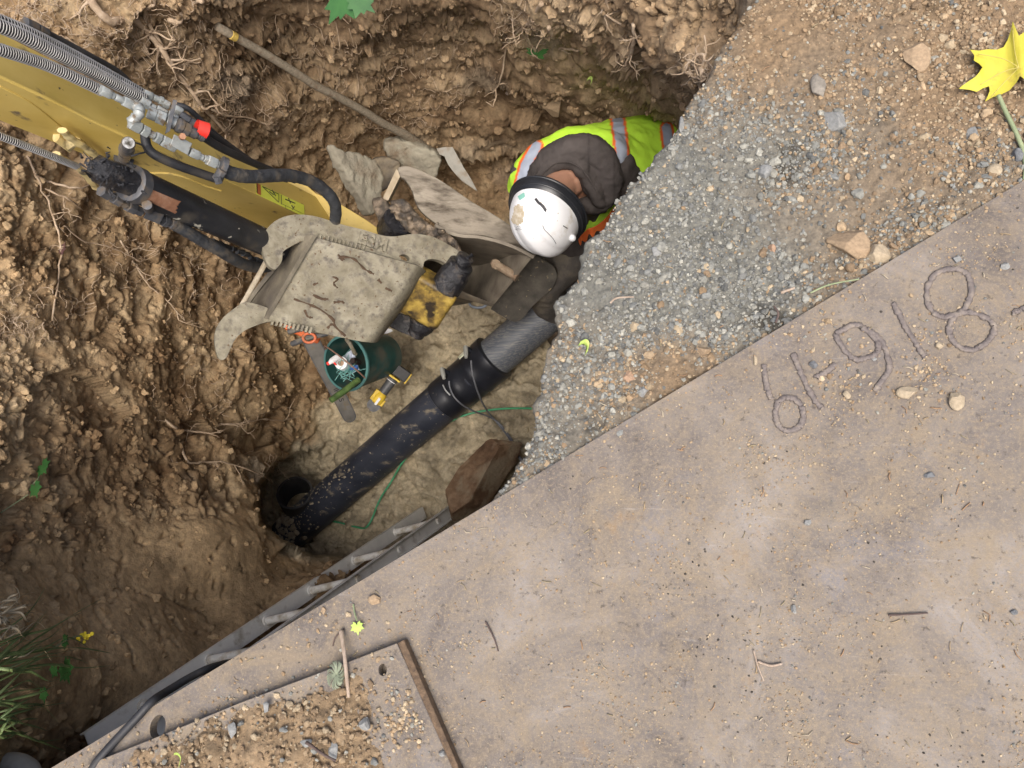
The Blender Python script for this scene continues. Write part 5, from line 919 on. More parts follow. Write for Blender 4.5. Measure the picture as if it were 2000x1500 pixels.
H = lambda f, s, u: HC + Fd * f + Sd * s + Hu * u
fr3 = lambda f, s, u: np.array([Fd * f, Sd * s, Hu * u])
sE = 1 if proj(H(0, .08, 0))[0] > proj(H(0, -.08, 0))[0] else -1
head = [('b', H(0, 0, 0), fr3(.095, .076, .105)), ('b', H(.025, 0, -.065), fr3(.066, .058, .062)), ('t', [nb + (nb - H(0, 0, -.09)) * .4, nb, H(-.02, 0, -.08), H(-.02, 0, -.02)], [.08, .066, .06, .06]), ('b', H(.098, 0, -.028), fr3(.018, .013, .022)), ('b', H(.075, 0, -.105), fr3(.026, .026, .02)),
        ('b', H(.086, 0, .012), fr3(.012, .045, .012)), ('b', H(.088, 0, -.068), fr3(.012, .024, .010))]
head += [('t', [D(1094,384,2.865), D(1098,394,2.86), D(1103,404,2.87)], [.013, .016, .010]), ('t', [D(1084,366,2.95), D(1110,410,2.92)], [.055, .05])]
for s_n in (-1, 1): head += [('b', H(-.012, s_n * .083, -.018), fr3(.016, .008, .030)), ('b', H(.07, s_n * .03, -.012), fr3(.016, .016, .014))]
# hands: palm, four unequal curled fingers, thumb from the palm's side
def hand(Wp, Xd, Yd, Zd, side):       # Xd along fingers, Yd across towards the thumb, Zd back of hand
    pr = [('t', [Wp - Xd * .05, Wp, Wp + Xd * .05, Wp + Xd * .085], [.026, .030, .036, .034], .5)]
    for k, ln in enumerate((.070, .080, .074, .058)):
        y_ = (.03 - .0195 * k); b0 = Wp + Xd * .085 + Yd * y_; pr.append(('t', [b0 - Xd * .02, b0 + Xd * ln * .42 - Zd * .006, b0 + Xd * ln * .72 - Zd * .024, b0 + Xd * ln * .82 - Zd * .046], [.0098, .0092, .0085, .0072]))
    pr.append(('t', [Wp + Xd * .02 + Yd * .024, Wp + Xd * .045 + Yd * .052 - Zd * .008, Wp + Xd * .075 + Yd * .062 - Zd * .022], [.014, .0115, .0085])); return pr
wr_r, wr_l = D(1190, 560, 3.62), D(1235, 590, 3.66)
Xd = D(1160, 640, 3.85) - wr_r; Xd /= np.linalg.norm(Xd); Zd = np.array([0, 0, 1.]) - Xd * Xd[2]; Zd /= np.linalg.norm(Zd); Yd = np.cross(Zd, Xd)
sh_r, sh_l = D(1040, 345, 3.08), D(1196, 330, 3.04); pel = D(1345, 300, 3.40); el_r, el_l = D(1090, 455, 3.36), D(1270, 440, 3.35)
kn_r, kn_l = D(1062, 548, 3.50), D(1290, 520, 3.5); an_r, an_l = D(1090, 655, 3.92), D(1330, 560, 4.05)
body = head + [('t', [nb, (sh_r + sh_l) / 2, pel], [.09, .12, .13]), ('t', [sh_r, el_r, wr_r], [.055, .042, .028]), ('t', [sh_l, el_l, wr_l], [.055, .042, .028])]
body += hand(wr_r, Xd, -Yd, Zd, 1) + hand(wr_l, Xd, Yd, Zd, -1)
blob('body', body, M_skin, WK, .0055, 3)
# trousers
def wrinkle(a, s, k=9, st=(1, 1, 1)): return lambda V: a * fbm(V * k * np.array(st), 4, s, ridge=True)
blob('trousers', [('t', [pel, D(1200, 430, 3.42), kn_r], [.15, .115, .088]), ('t', [kn_r, D(1075, 600, 3.72), D(1088, 648, 3.90)], [.092, .075, .062]), ('t', [pel, D(1340, 420, 3.45), kn_l], [.15, .11, .09]), ('t', [kn_l, an_l], [.09, .065]), ('b', kn_r, .093), ('b', D(1060, 520, 3.46), .085)], M_pant, WK, .008, 5, wrinkle(.006, 11, 7))
mb = MB(); P_ = spline([D(1093,500,3.28), D(1104,525,3.30), D(1094,560,3.36), D(1080,600,3.5), D(1078,630,3.6)], 8)
for nm_, a_ in (('boot', an_r), ('boot', an_l)):
    d_ = np.array([.6, -.5, 0]); d_ /= np.linalg.norm(d_); blob('boot', [('t', [a_ + [0, 0, .1], a_ + [0, 0, -.02]], [.06, .062]), ('t', [a_ + [0, 0, -.05], a_ + d_ * .1 + [0, 0, -.07], a_ + d_ * .19 + [0, 0, -.08]], [.055, .052, .045])], mat('boot_leather', [(.05, .035, .022), (.1, .07, .045)], rough=.7, bump=.4), WK, .01, 3)
# hoodie: torso, sleeves, collar and the hood lying on the back
fold = lambda V: .0075 * fbm(V * np.array([9, 9, 9]), 3, 19, ridge=True) + .003 * fbm(V * 26, 2, 22, ridge=True)
mid = (sh_r + sh_l) / 2
blob('hoodie', [('t', [D(1110, 350, 3.14), D(1200, 330, 3.22), pel], [.11, .150, .165]), ('t', [sh_r, sh_l], [.085, .09]), ('t', [sh_r, el_r, D(1180, 530, 3.58)], [.085, .070, .048]), ('t', [sh_l, el_l, D(1232, 575, 3.62)], [.085, .068, .048]), ('t', [el_r, D(1140, 480, 3.40)], [.072, .066])], M_hood, WK, .009, 4, fold)
hp_ = [(1046,385,3.02),(1042,362,3.0),(1054,334,2.96),(1082,306,2.92),(1118,294,2.90),(1152,295,2.90),(1178,318,2.92),(1190,352,2.95),(1182,384,2.99),(1158,400,3.02),(1138,402,3.04)]
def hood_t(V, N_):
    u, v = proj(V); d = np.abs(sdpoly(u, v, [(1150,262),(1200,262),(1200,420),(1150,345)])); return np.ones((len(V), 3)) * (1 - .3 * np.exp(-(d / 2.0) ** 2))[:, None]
blob('hood', [('t', [D(*p) for p in hp_], [.028, .032, .036, .044, .052, .056, .052, .048, .040, .032, .026]), ('t', [D(1118,306,2.95), D(1150,330,2.94), D(1165,368,2.97)], [.045, .056, .046]), ('t', [D(1052,372,2.97), D(1060,342,2.93), D(1084,318,2.90), D(1116,316,2.885), D(1144,338,2.90), D(1164,374,2.94), D(1170,396,2.97)], [.020, .023, .025, .026, .026, .025, .02]),
    ], M_hood, WK, .006, 3, lambda V: .0050 * fbm(V * 14, 3, 29, ridge=True) + .0026 * fbm(V * 34, 2, 31, ridge=True), hood_t)
mb = MB(); mb.tube(spline([D(1054,345,2.90), D(1084,319,2.865), D(1118,319,2.85), D(1146,342,2.865), D(1166,380,2.91)], 8), .0035, 6); mb.build('hood_seam', M_hood, WK)
LIME, ORG, SIL = np.array([.52, .86, .06]), np.array([.85, .17, .04]), np.array([.36, .40, .48])
def segd(u, v, pts):
    d = np.full(u.shape, 1e9); pts = np.array(pts, float)
    for a, b in zip(pts[:-1], pts[1:]): e = b - a; t = np.clip(((u - a[0]) * e[0] + (v - a[1]) * e[1]) / (e @ e), 0, 1); d = np.minimum(d, np.hypot(u - a[0] - e[0] * t, v - a[1] - e[1] * t))
    return d
def vest_t(V, N_):
    u, v = proj(V); c = np.tile(LIME, (len(V), 1))
    for pts, w_ in (([(1206,230),(1214,290),(1216,330),(1236,375),(1250,460)], 10.5), ([(1048,285),(1027,322),(1016,365),(1012,420)], 9.5), ([(1302,250),(1308,300),(1312,400)], 9)):
        d = segd(u, v, pts); c = np.where((d < w_ + 5)[:, None], ORG, c); c = np.where((d < w_)[:, None], SIL, c)
    return c
blob('vest', [('t', [D(1120, 335, 3.15), D(1210, 322, 3.22), pel], [.155, .180, .188]), ('t', [D(1036, 352, 3.08), D(1072, 318, 3.06), D(1128, 296, 3.04), D(1185, 306, 3.02)], [.085, .092, .092, .095]), ('b', D(1178, 300, 3.05), .088), ('t', [D(1190, 310, 3.06), D(1250, 330, 3.16), D(1285, 345, 3.2)], [.098, .105, .10]), ('b', D(1030, 362, 3.12), .075)], M_vest, WK, .0065, 4, lambda V: .006 * fbm(V * np.array([7, 7, 7]), 3, 39, ridge=True) + .0022 * fbm(V * 22, 2, 41), vest_t)
mb = MB(); fl_ = [(1128,462,3.12),(1136,460,3.1),(1148,448,3.12),(1160,444,3.12),(1180,430,3.14),(1200,405,3.16)]
P_ = spline(DL(fl_), 6); k = np.arange(len(P_)); R2 = P_ + (D(1140, 480, 3.16) - D(1136, 462, 3.1)) * (.75 + .25 * np.sin(k * .9))[:, None]; G_ = np.stack([P_, (P_ + R2) / 2 + np.array([0, 0, .012]) * np.sin(k * 1.3)[:, None], R2], 1); mb.sheet(G_, .002); mb.build('vest_trim', mat('orange_trim', [(.85, .15, .03), (.95, .22, .05)], rough=.7, bump=.3), WK, auto=60)
mb = MB(); P_ = P_ + (P_ - R2) * .8; G_ = np.stack([P_, P_ + (R2 - P_) * .4], 1); mb.sheet(G_, .002); mb.build('vest_front', mat('lime_flap', [(.40, .70, .05), (.46, .76, .06)], rough=.75, bump=.3), WK, auto=60)
# helmet
hl = bpy.data.objects.new('helmet', None); COL.objects.link(hl); hl.parent = WK; hl.location = Vector(D(1055, 432, 2.80)) - WK.location; bpy.context.view_layer.update()
E0 = D(1063, 427, 2.83); HM = lambda f, s, u: E0 + Fd * f + Sd * s + Hu * u; ea, eb, eh = .138, .121, .138
a_ = np.linspace(0, 2 * np.pi, 72, endpoint=False); prof_ = [(math.cos(t) ** .93, math.sin(t)) for t in np.linspace(0, math.pi / 2 * .995, 22)]
G_ = np.array([[HM(ea * r * math.cos(q) * (1 + .03 * math.cos(2 * q)), eb * r * math.sin(q), eh * h_ - .004) for q in a_] for r, h_ in [(1.03, -.12), (1.02, -.06)] + prof_])
# shallow ridge down the middle of the shell
for i in range(G_.shape[0]):
    for j in range(72):
        rr_ = (G_[i, j] - E0) @ Sd; ff = (G_[i, j] - E0) @ Fd; hh = (G_[i, j] - E0) @ Hu
        G_[i, j] += Hu * (.007 * math.exp(-(rr_ / .022) ** 2) - .004 * math.exp(-((abs(rr_) - .042) / .008) ** 2)) * smooth(hh, .0, .06)
mb = MB(); mb.grid(G_, None, True, True); M_hel = mat('helmet_white', [(.3, (.82, .83, .84)), (.7, (.88, .88, .88))], scale=8, rough=.45, bump=.05, bscale=60, coat=0, dirt=(.62, .58, .50), dscale=14, dthr=.68, dsoft=.08, speck=((.45, .38, .28), 70, .70)); sub(mb, 'shell', M_hel, hl, auto=60)
mb = MB(); mb.sheet(np.array([[HM((ea + o1) * math.cos(q), (eb + o1 * .9) * math.sin(q), h1) for q in np.r_[a_, a_[:1]]] for o1, h1 in ((.004, -.004), (.012, -.012), (.020, -.030), (.021, -.050), (.012, -.064))]), -.004)
for o1, h1 in ((.015, -.018), (.022, -.046)): P_ = np.array([HM((ea + o1) * math.cos(q), (eb + o1 * .9) * math.sin(q), h1) for q in a_]); mb.tube(np.concatenate([P_, P_[:1]]), .0035, 8, cap=False)
sub(mb, 'goggle_band', mat('black_band', [(.012, .013, .016), (.03, .032, .037)], scale=10, rough=.35, bump=.15), hl)
def on_h(u, v, h=.001):
    u = np.asarray(u, float); v = np.asarray(v, float); r = ray(u, v); o_ = CAM - E0; Bm = np.stack([Fd / (ea * 1.045), Sd / (eb * 1.03), Hu / (eh * 1.03)], 0); r1 = r @ Bm.T; o1 = Bm @ o_
    A = (r1 ** 2).sum(-1); B = r1 @ o1; C_ = o1 @ o1 - 1; t = (-B - np.sqrt(np.maximum(B * B - A * C_, 0))) / A; P_ = CAM + r * t[..., None]; n_ = P_ - E0; n_ /= np.linalg.norm(n_, axis=-1)[..., None]; return P_ + n_ * h
def decal(poly, nm, m, h=.0015, n=16):
    p = np.array(poly, float); lo_, hi_ = p.min(0), p.max(0); gu, gv = np.meshgrid(np.linspace(lo_[0], hi_[0], n), np.linspace(lo_[1], hi_[1], n), indexing='ij'); P_ = on_h(gu, gv, h); ins = (sdpoly(gu, gv, p) < .6).ravel(); q = quads(n, n); q = q[ins[q].sum(1) >= 3]; mb = MB(); mb.add(P_.reshape(-1, 3), q); return sub(mb, nm, m, hl)
M_tan = mat('worn_sticker', [(.3, (.62, .58, .50)), (.48, (.50, .43, .32)), (.6, (.42, .35, .24)), (.72, (.66, .64, .6))], scale=60, rough=.7, bump=.3)
decal([(1003,404),(1012,399),(1022,402),(1024,418),(1022,434),(1012,440),(1002,436),(999,428),(1003,418)], 'worn_sticker', M_tan)
M_slot = mat('vent_black', [(.03, .03, .035), (.06, .06, .065)], rough=.5)
for nm_, pts, r in (('vent', [(1046,388),(1052,396),(1060,402),(1066,412),(1058,402),(1047,390)], .0045), ('seam_mark', [(1060,440),(1063,448),(1071,456),(1080,466),(1086,476)], .0009), ('small_mark', [(1100,441),(1108,446)], .002)):
    mb = MB(); P_ = spline([on_h(u, v, .0005) for u, v in pts], 4); mb.tube(P_, r, 6, flat=.5); sub(mb, nm_, M_slot, hl)
for rr_ in (3, 6, 9, 12): mb = MB(); mb.tube([on_h(1013 + rr_ * math.cos(t), 437 + rr_ * math.sin(t), .0004) for t in np.linspace(.9, 2.2, 7)], .0006, 4); sub(mb, 'arc_mark', M_slot, hl)
decal([(1012,384),(1024,377),(1026,384),(1016,391)], 'teal_clip', mat('teal', [(.2, .5, .42), (.3, .6, .5)], rough=.5), .002)
mb = MB(); q_ = on_h(1118, 465, .0); sub(mb.add(q_ + ICO2[0] * .014, ICO2[1]), 'rear_clip', M_hel, hl)
# ------------------------------------------------------------------ roots
def nearer(u, v, h=.08): q_ = pit_at(u, v); return q_ + (CAM - q_) / np.linalg.norm(CAM - q_) * h
M_root = mat('root_bark', [(.3, (.26, .18, .115)), (.5, (.43, .32, .215)), (.7, (.56, .44, .32))], scale=30, rough=.85, bump=.6, bscale=90)
def rootpath(px, lift, wob=.006, n=7, hang=0):
    P_ = np.array([pit_at(u, v) for u, v in px]); P_ = P_ + (CAM - P_) / np.linalg.norm(CAM - P_, axis=1)[:, None] * lift; P_ = spline(P_, n); m_ = len(P_)
    P_ += np.stack([fbm(np.stack([np.arange(m_) * .35, np.full(m_, k * 9.1 + px[0][0]), np.zeros(m_)], 1), 3, 150 + k) for k in range(3)], 1) * wob; return P_
def branches(mb, P_, r0, depth=1, cnt=6, L=.10):
    for k in range(cnt):
        i = rng.integers(1, len(P_) - 1); d_ = P_[min(i + 1, len(P_) - 1)] - P_[i]; d_ /= np.linalg.norm(d_) + 1e-9; s_d = rng.normal(0, 1, 3); s_d -= d_ * (s_d @ d_); s_d /= np.linalg.norm(s_d); s_d[2] = abs(s_d[2]) * .4
        l_ = L * rng.uniform(.4, 1.2); q = [P_[i]]; dd_ = d_ * .5 + s_d
        for _ in range(6): dd_ = dd_ + rng.normal(0, .35, 3); q.append(q[-1] + dd_ / np.linalg.norm(dd_) * l_ / 6)
        Q_ = spline(q, 3); mb.tube(Q_, np.linspace(r0 * .5, r0 * .15, len(Q_)) + .0004, 5)
        if depth > 1: branches(mb, Q_, r0 * .55, depth - 1, 2, L * .5)
RT = [([(168,-30),(215,30),(262,55),(300,82),(330,115),(352,150),(372,185),(400,215),(428,245),(446,253)], .011, .004, 'thick pale root running down the upper left wall beside the hoses', 12),
 ([(318,95),(300,70),(288,40),(300,10),(285,-20)], .006, .003, 'short root forking up to the top border left of the hoe', 5),
 ([(405,205),(440,216),(480,224),(517,238),(524,218)], .004, .002, 'thin forked root pointing right from the end of the thick root', 7),
 ([(330,40),(345,30),(368,22),(392,-12)], .008, .006, 'stubby root leaning out at the top border left of the hoe handle', 3),
 ([(55,300),(75,350),(92,400),(106,470),(108,530),(98,625)], .0032, .002, 'long thin root hanging straight down the left wall', 4),
 ([(70,338),(95,354),(130,359),(182,352)], .0035, .002, 'thin pale root curving toward the black clevis', 2),
 ([(88,368),(120,385),(168,410)], .0028, .0018, 'thin root slanting below the black clevis', 1),
 ([(318,820),(330,836),(367,837),(390,848),(407,860)], .004, .002, 'crooked pale root in the middle of the left wall', 4),
 ([(394,842),(430,828),(458,822),(505,813),(545,818),(585,811)], .0032, .0014, 'branching pale root on the wall left of the pipe', 9),
 ([(359,872),(361,905),(395,908),(430,918),(500,935),(535,948)], .004, .002, 'root bending round toward the hole at the pipe end', 5),
 ([(543,885),(532,930),(528,960),(536,1000),(546,1028)], .0030, .0015, 'thin root dangling over the hole at the pipe end', 14),
 ([(1062,-20),(1035,30),(1010,60),(992,82),(985,110),(975,145),(958,170)], .006, .0018, 'long pale root hanging from the tuft on the far wall', 6),
 ([(1000,30),(1018,66),(1036,96),(1046,108)], .006, .004, 'short root ending at the green sprig on the far wall', 4),
 ([(1082,20),(1086,50),(1083,78)], .006, .004, 'short straight root stub on the far wall above the worker', 1),
 ([(1252,40),(1248,80),(1235,108),(1222,128),(1196,142)], .005, .003, 'pale root zigzagging down the far wall right of the worker', 7),
 ([(1380,110),(1362,128),(1364,152),(1358,176)], .008, .004, 'gnarled root clump poking out beside the gravel brink', 9),
 ([(1085,108),(1100,100),(1130,92)], .004, .003, 'small root pointing right from the middle of the far wall', 2),
 ([(1195,-15),(1180,15),(1225,45)], .004, .002, 'crooked root at the top border above the worker', 3),
 ([(225,470),(262,520),(290,560),(330,600),(345,625)], .003, .002, 'thin root below the thumb cylinder on the left wall', 6),
 ([(120,440),(165,470),(210,482),(268,512)], .002, .0015, 'hair-thin grey root on the left wall below the hose', 2)]
for px, r0, r1, lab, nb_ in RT:
    P_ = rootpath(px, .030 + r0, .006); r0, r1 = r0 * 1.3, r1 * 1.4; mb = MB(); rr = np.linspace(r0, r1, len(P_)) * (1 + .12 * rng.normal(size=len(P_))); mb.tube(P_, np.abs(rr), 8, jit=.06); branches(mb, P_, r0 * .8, 2, nb_, .12); ob('root', lab, 'root', mb, M_root, auto=0)
mb = MB()
for cx0, cy0, sx0, sy0, n in ((200,60,170,60,190),(60,20,60,30,50),(360,130,110,80,110),(480,200,70,50,50),(270,500,60,60,36),(390,560,80,60,36),(100,600,90,30,36),(430,700,60,60,26),(400,800,90,50,26),(530,930,40,60,26),(1020,45,45,35,70),(850,150,110,70,80),(760,240,90,60,70),(620,120,100,60,60),(1370,150,35,25,30),(200,450,90,60,20),(700,60,90,50,22),(640,200,70,60,30),(30,640,50,30,60)):
    for k in range(n):
        u, v = rng.normal(cx0, sx0 * .6), rng.normal(cy0, sy0 * .6); a_ = rng.uniform(0, 6.28); q = [(u, v)]; L_ = rng.uniform(12, 45)
        for _ in range(5): a_ += rng.normal(0, .55); q.append((q[-1][0] + math.cos(a_) * L_ / 5, q[-1][1] + math.sin(a_) * L_ / 5))
        P_ = rootpath(q, rng.uniform(.012, .055), .004, 3); mb.tube(P_, np.linspace(.0018, .0006, len(P_)) * rng.uniform(.7, 1.3), 4, cap=False)
tag(mb.build('fine_roots', M_root, None, auto=0), 'mesh of fine pale rootlets over the trench walls', 'roots', kind='stuff')
# ------------------------------------------------------------------ leaves and plants
def leafmat(nm, c1, c2, dirt=None): return mat(nm, [(.3, c1), (.7, c2)], scale=14, rough=.55, bump=.3, bscale=60, dirt=dirt, dscale=12, dthr=.66, dsoft=.05, sub=.0)
M_ly, M_lg, M_lp, M_dl = leafmat('yellow_leaf', (.50, .44, .035), (.62, .54, .07), (.38, .24, .07)), leafmat('green_leaf', (.022, .085, .02), (.05, .15, .035)), leafmat('pale_green_leaf', (.35, .50, .08), (.50, .62, .16)), leafmat('dry_leaf', (.16, .11, .08), (.28, .21, .15))
M_stem = leafmat('green_stem', (.20, .25, .13), (.32, .36, .20)); M_pur = leafmat('purple_leaf', (.09, .04, .045), (.14, .07, .07))
def leaf_mb(mb, P3, dome=.004, veins=None):
    """outline of 3-D points -> thin curled leaf blade"""
    P3 = np.asarray(P3); c_ = P3.mean(0); n_ = np.cross(P3[len(P3) // 3] - P3[0], P3[2 * len(P3) // 3] - P3[0]); n_ /= np.linalg.norm(n_); n_ *= np.sign(n_[2] + 1e-9)
    tri = tessellate_polygon([[Vector(p) for p in P3]]); rings = [P3, c_ + (P3 - c_) * .6 + n_ * dome, c_ + (P3 - c_) * .25 + n_ * dome * .6, np.tile(c_ + n_ * dome * .3, (len(P3), 1))]
    k = len(P3); n0 = mb.n; F = []
    mb.add(P3, [tuple(t) for t in tri]); mb.add(P3 - n_ * .0007, [tuple(reversed(t)) for t in tri])
LOBES = [(0, 1), (.10, .62), (.22, .74), (.28, .60), (.42, .92), (.55, .55), (.68, .72), (.80, .48), (.92, .60), (1.08, .30), (1.0, .12)]
def maple(c_, size, ang, tilt=(0, 0), bend=.2):
    pts = []
    for s_n in (1, -1):
        ls = LOBES if s_n == 1 else LOBES[::-1]
        for a_, r_ in ls: th_ = a_ * 2.6 * s_n; pts.append((math.cos(th_) * r_ * size, math.sin(th_) * r_ * size))
    out = []
    for x_, y_ in pts[:-1]:
        X_, Y_ = x_ * math.cos(ang) - y_ * math.sin(ang), x_ * math.sin(ang) + y_ * math.cos(ang); out.append([X_, Y_, X_ * tilt[0] + Y_ * tilt[1]])
    return np.asarray(c_) + np.array(out)
def sim_leaf(label, c_, size, ang, m, tilt=(0, 0), stem=None, cat='leaf', extra=None):
    if stem is None and extra is None: mb = MB(); leaf_mb(mb, maple(c_, size, ang, tilt)); return ob('leaf', label, cat, mb, m, auto=0)
    t = thing('leaf', label, cat, c_); mb = MB(); leaf_mb(mb, maple(c_, size, ang, tilt))
    mb.build('blade', m, t, auto=0)
    if stem is not None: mb = MB(); mb.tube(spline(stem, 5), .0016, 6); mb.build('stalk', M_stem, t)
    return t
BL = [(1978,42),(1975,58),(1968,78),(1960,92),(1947,97),(1930,96),(1912,99),(1895,97),(1903,108),(1902,118),(1912,124),(1919,131),(1912,142),(1905,150),(1893,158),(1880,167),(1873,173),(1893,175),(1908,179),(1920,172),(1932,168),(1933,178),(1928,190),(1924,198),(1938,190),(1954,185),(1972,176),(1986,160),(1992,148),(2006,158),(2030,170),(2022,150),(2045,140),(2038,122),(2058,100),(2034,92),(2040,66),(2015,78),(2004,60),(1990,70)]
lt_ = thing('leaf', 'large yellow maple leaf with brown tips lying on the gravel at the right border', 'leaf', Z(1960, 120, .03))
mb = MB(); P_ = np.array([Z(u, v, .035 + .010 * math.sin(u * .035) + .008 * math.cos(v * .05)) for u, v in BL]); leaf_mb(mb, P_); mb.build('blade', M_ly, lt_, auto=0)
mb = MB(); mb.tube(spline([Z(1990,132,.047), Z(1960,140,.044), Z(1915,165,.042)], 5), .0008, 5); mb.tube(spline([Z(1990,132,.047), Z(1960,115,.046), Z(1910,105,.040)], 5), .0008, 5); mb.tube(spline([Z(1990,132,.047), Z(1982,100,.046), Z(1978,55,.040)], 5), .0008, 5); mb.tube([Z(1990,132,.047), Z(1962,160,.045), Z(1935,190,.041)], .0008, 5); mb.build('veins', leafmat('vein', (.5, .42, .1), (.55, .46, .12)), lt_, auto=0)
mb = MB(); mb.tube(spline([Z(1950,186,.028), Z(1964,218,.026), Z(1980,250,.024), Z(1994,282,.022), Z(2003,310,.02), Z(2000,350,.02)], 6), [.0042] * 20 + [.0055] * 6 + [.003] * 5, 8); mb.tube(spline([Z(1994,282,.022), Z(2020,300,.024), Z(2060,305,.022)], 5), .003, 6); ob('plant_stem', 'jointed grey-green plant stem lying below the big yellow leaf', 'stem', mb, M_stem, auto=0)
sim_leaf('pale green little maple leaf on the road plate near the trench edge', Z(697, 1222, PT + .012), .019, 4.9, M_lp, (.1, .1), [Z(697,1212,PT+.012), Z(692,1195,PT+.006), Z(690,1180,PT+.004)])
sim_leaf('green lobed leaf low on the left wall', nearer(85, 908), .043, 5.6, M_lg, (.3, -.1), [nearer(85, 922, .06), nearer(70, 935, .05), nearer(60, 950, .03)])
sim_leaf('darker green leaf below the lobed leaf at the left border', nearer(47, 952), .040, 5.2, M_lg, (.3, .1), [nearer(50, 965, .06), nearer(40, 990, .03)])
sim_leaf('broad green maple leaf hanging in at the top border', D(668, -8, 2.05), .085, 5.2, M_lg, (.25, .2), [D(668, -10, 2.05), D(640, -60, 2.0)])
sim_leaf('second green leaf overlapping the one at the top border', D(700, -2, 2.02), .055, 5.6, M_lg, (-.2, .3))
sim_leaf('dark purple-brown dead leaf pressed in the left wall', nearer(112, 488, .05), .036, 1.0, M_pur, (.5, 0))
for i, (u, v, sc, an, lab) in enumerate(((34, 306, .045, .5, 'dry grey-brown curled leaf at the left border below the arm'), (62, 322, .035, 2.2, 'dry crumpled leaf next to the curled one below the arm'))): sim_leaf(lab, nearer(u, v), sc, an, M_dl, (.6, -.5))
mb = MB(); 
for k in range(7): a_ = rng.uniform(0, 6.28); q_ = nearer(1045, 108, .06); e_ = q_ + np.array([math.cos(a_), math.sin(a_), .3]) * rng.uniform(.025, .05); s_d = np.array([-math.sin(a_), math.cos(a_), 0]) * .011; mb.sheet(np.array([[q_ - s_d * .2, q_ + s_d * .2], [(q_ + e_) / 2 - s_d, (q_ + e_) / 2 + s_d], [e_ - s_d * .1, e_ + s_d * .1]]), .001)
ob('sprig', 'small green sprig growing from the far wall above the worker', 'plant', mb, M_lg)
for u, v, z_, an, lab, hgt in ((1143, 676, 0, 0, 'curled pale green leaf scrap on the gravel ledge', 1), (1150, 160, None, .4, 'pale green scrap on the far wall above the worker', 1), (350, 1480, PT + .05, 1.2, 'pale green curl on the soil of the cover plate', 1)):
    q_ = Z(u, v, z_ + .012) if z_ is not None else nearer(u, v, .06); mb = MB(); P_ = spline([q_ + [-.012, .006, 0], q_ + [0, .008, .006], q_ + [.006, 0, .004], q_ + [.002, -.016, .0]], 5); wv = np.array([.003, .003, .004]) * (1.2 if u > 400 else .9); mb.sheet(np.stack([P_ - wv, P_ + wv], 1), .0008); ob('leaf_scrap', lab, 'leaf', mb, M_lp, auto=0)
def blade(mb, px, w=.004):     # px: (u, v, lift above the wall)
    P_ = spline([nearer(u, v, h_ + .07) for u, v, h_ in px], 6); T = np.gradient(P_, axis=0); s_d = np.cross(T, [0.3, .2, 1.]); s_d /= np.linalg.norm(s_d, axis=1)[:, None] + 1e-9; ww = w * np.sin(np.linspace(.4, math.pi * .97, len(P_)))[:, None]; mb.sheet(np.stack([P_ - s_d * ww, P_ + s_d * ww * .9], 1), .0006)
M_gr = leafmat('grass', (.07, .11, .035), (.17, .22, .08)); M_gd = leafmat('dry_grass', (.26, .20, .12), (.44, .36, .24))
for lab, m, n, u0, v0, L0, du, dv in (('tuft of dry tangled grass hanging at the left border', M_gd, 34, -20, 1215, 75, 1, -.25), ('long green grass blades leaning in from the lower left border', M_gr, 20, -20, 1290, 215, 1, -.28), ('lowest green grass tuft hanging over the lower left wall', M_gr, 18, -20, 1400, 165, 1, -.35)):
    mb = MB()
    for k in range(n):
        l_ = L0 * rng.uniform(.4, 1.15); a_ = math.atan2(dv, du) + rng.normal(0, .32); u1, v1 = u0 + rng.normal(0, 14), v0 + rng.normal(0, 26); blade(mb, [(u1 + math.cos(a_) * l_ * t, v1 + math.sin(a_) * l_ * t + t * t * rng.normal(6, 12), .05 + .10 * math.sin(t * 2.6)) for t in np.linspace(0, 1, 5)], .0030 if m is M_gd else .0038)
    ob('grass_tuft', lab, 'grass', mb, m, auto=0)
fw = thing('wildflower', 'small yellow wildflower on a long stem among the grass at lower left', 'flower', pit_at(160, 1245) + [0, 0, .1])
mb = MB(); mb.tube(spline([nearer(u, v, h_ + .07) for u, v, h_ in ((20,1300,.08),(80,1275,.12),(130,1250,.12),(160,1243,.11))], 6), .0022, 6); mb.build('stem', M_stem, fw, auto=0)
mb = MB()
for k in range(14): q_ = nearer(160, 1243, .19) + rng.normal(0, .008, 3) * [1.3, 1, .5]; mb.add(q_ + ICO1[0] * np.array([.007, .007, .004]) * rng.uniform(.6, 1.1), ICO1[1])
mb.build('petals', leafmat('petal', (.75, .55, .03), (.85, .68, .05)), fw)
for u, v, sz, an, lab in ((118, 1305, .05, 5.3, 'broad dark green leaf among the lower left grass'), (98, 1308, .028, 4.4, 'small bright green leaf beside the broad one in the grass'), (80, 1350, .03, 5.0, 'green leaf low in the grass at the left wall'), (112, 1255, .028, 5.9, 'ragged pale leaf near the yellow wildflower')): sim_leaf(lab, nearer(u, v, .16), sz, an, M_lg, (.4, .2))
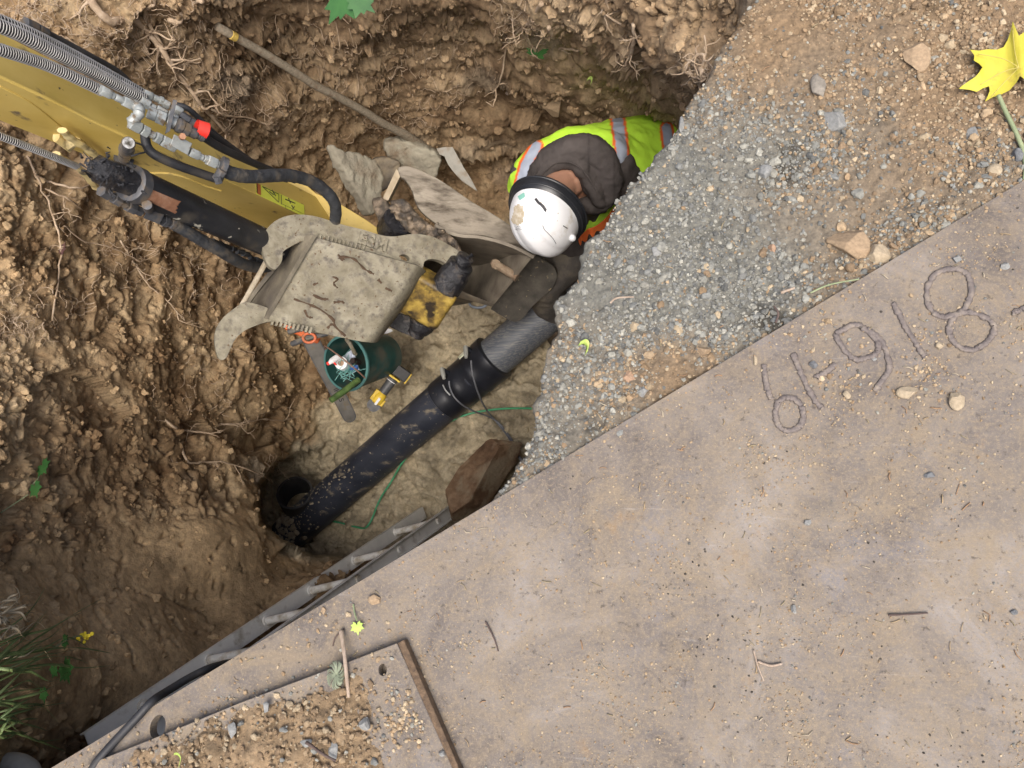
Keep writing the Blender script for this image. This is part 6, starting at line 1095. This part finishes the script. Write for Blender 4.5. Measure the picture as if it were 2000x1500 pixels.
# ------------------------------------------------------------------ twigs and straw
M_twp, M_twd = mat('pale_stick', [(.3, (.30, .22, .16)), (.7, (.50, .40, .31))], scale=30, rough=.8, bump=.4, stretch=((0, 0, .1), (3, 1, 1))), mat('dark_twig', [(.06, .04, .035), (.13, .09, .075)], scale=30, rough=.8, bump=.5)
zp = PT + .026
for lab, pts, r, m in (('flat pale split stick lying on the corner of the cover plate', [(666,1232,PT+.012),(671,1262,PT+.026),(676,1310,zp+.012),(681,1362,zp+.008)], .0048, M_twp), ('dark forked twig on the soil heap of the cover plate', [(598,1450,zp+.03),(615,1462,zp+.034),(636,1476,zp+.034),(656,1486,zp+.03)], .0032, M_twd), ('thin curved dark twig in the left part of the road plate', [(948,1214,PT+.004),(958,1232,PT+.005),(967,1252,PT+.005),(973,1272,PT+.003)], .0018, M_twd),
    ('dry brown twig lying far right on the road plate', [(1735,1201,PT+.004),(1770,1200,PT+.005),(1812,1197,PT+.004)], .0018, M_twd), ('pale dry flower stalk in the dark crumbs on the road plate', [(1472,1270,PT+.004),(1480,1300,PT+.006),(1492,1330,PT+.004)], .0018, M_twp), ('broken pale twig beside the flower stalk on the road plate', [(1480,1292,PT+.004),(1505,1300,PT+.005),(1528,1296,PT+.005)], .0026, M_twp), ('green grass blade on the gravel at the plate edge', [(1583,572,.022),(1620,556,.03),(1678,545,.032)], .0018, M_stem), ('dark root-like twig across the plate edge at the gravel', [(1515,630,PT+.004),(1520,612,PT+.008),(1512,598,.03)], .0025, M_twd), ('pale bent root lying in the middle of the gravel', [(1192,592,.022),(1205,582,.026),(1238,580,.024)], .0022, M_twp), ('short dry stick on the gravel near the plate edge', [(1525,572,.022),(1552,562,.026)], .0030, M_twp), ('dry stem under the clevis above the cover plate corner', [(672,1228,PT+.005),(655,1245,PT+.006),(650,1262,PT+.004)], .0018, M_twd)):
    mb = MB(); P_ = spline(ZL(pts), 6); mb.tube(P_, r * np.linspace(1, .7, len(P_)), 7, jit=.12); ob('twig', lab, 'twig', mb, m, auto=0)
mb = MB(); c_s = [(.42, .31, .18), (.36, .22, .12), (.5, .42, .3), (.33, .27, .16)]
for k in range(330):
    u, v = rng.uniform(380, 2040), rng.uniform(-20, 1520); Q = Z(u, v, PT); pl_ = (Q - eA) @ en
    if pl_ > .01: z_ = PT + .002 + (.026 if sdpoly(np.array([u]), np.array([v]), p2)[0] < 0 else 0)
    else:
        if sdl(Q[:1], Q[1:2])[0] < .01: continue
        z_ = ledge_z(Q[None])[0][0] + .004
    Q[2] = z_; a_ = rng.uniform(0, 6.28); l_ = rng.uniform(.005, .020); d_ = np.array([math.cos(a_), math.sin(a_), 0]); b_ = np.array([-d_[1], d_[0], 0]) * l_ * rng.normal(0, .12)
    mb.tube([Q - d_ * l_ / 2, Q + b_ + [0, 0, .001], Q + d_ * l_ / 2], rng.uniform(.0005, .0011), 4, col=c_s[rng.integers(0, 4)])
tag(mb.build('straw', mat('straw', [(.8, .8, .8), (1.1, 1.1, 1.1)], rough=.8, attr='tint', bump=0), None, auto=0), 'short dry straws and needles strewn over plate and gravel', 'straw', kind='stuff')
mb = MB()
for k in range(60): a_ = rng.uniform(0, 6.28); q_ = Z(657, 1318, zp + .004); mb.tube(spline([q_, q_ + np.array([math.cos(a_) * .012, math.sin(a_) * .018, .006]), q_ + np.array([math.cos(a_ + .3) * .018, math.sin(a_ + .3) * .026, .003])], 3), .0007, 4)
ob('feathery_seedhead', 'grey-green feathery seed head beside the pale stick on the cover plate', 'seed head', mb, leafmat('sage', (.22, .25, .17), (.3, .33, .24)), auto=0)
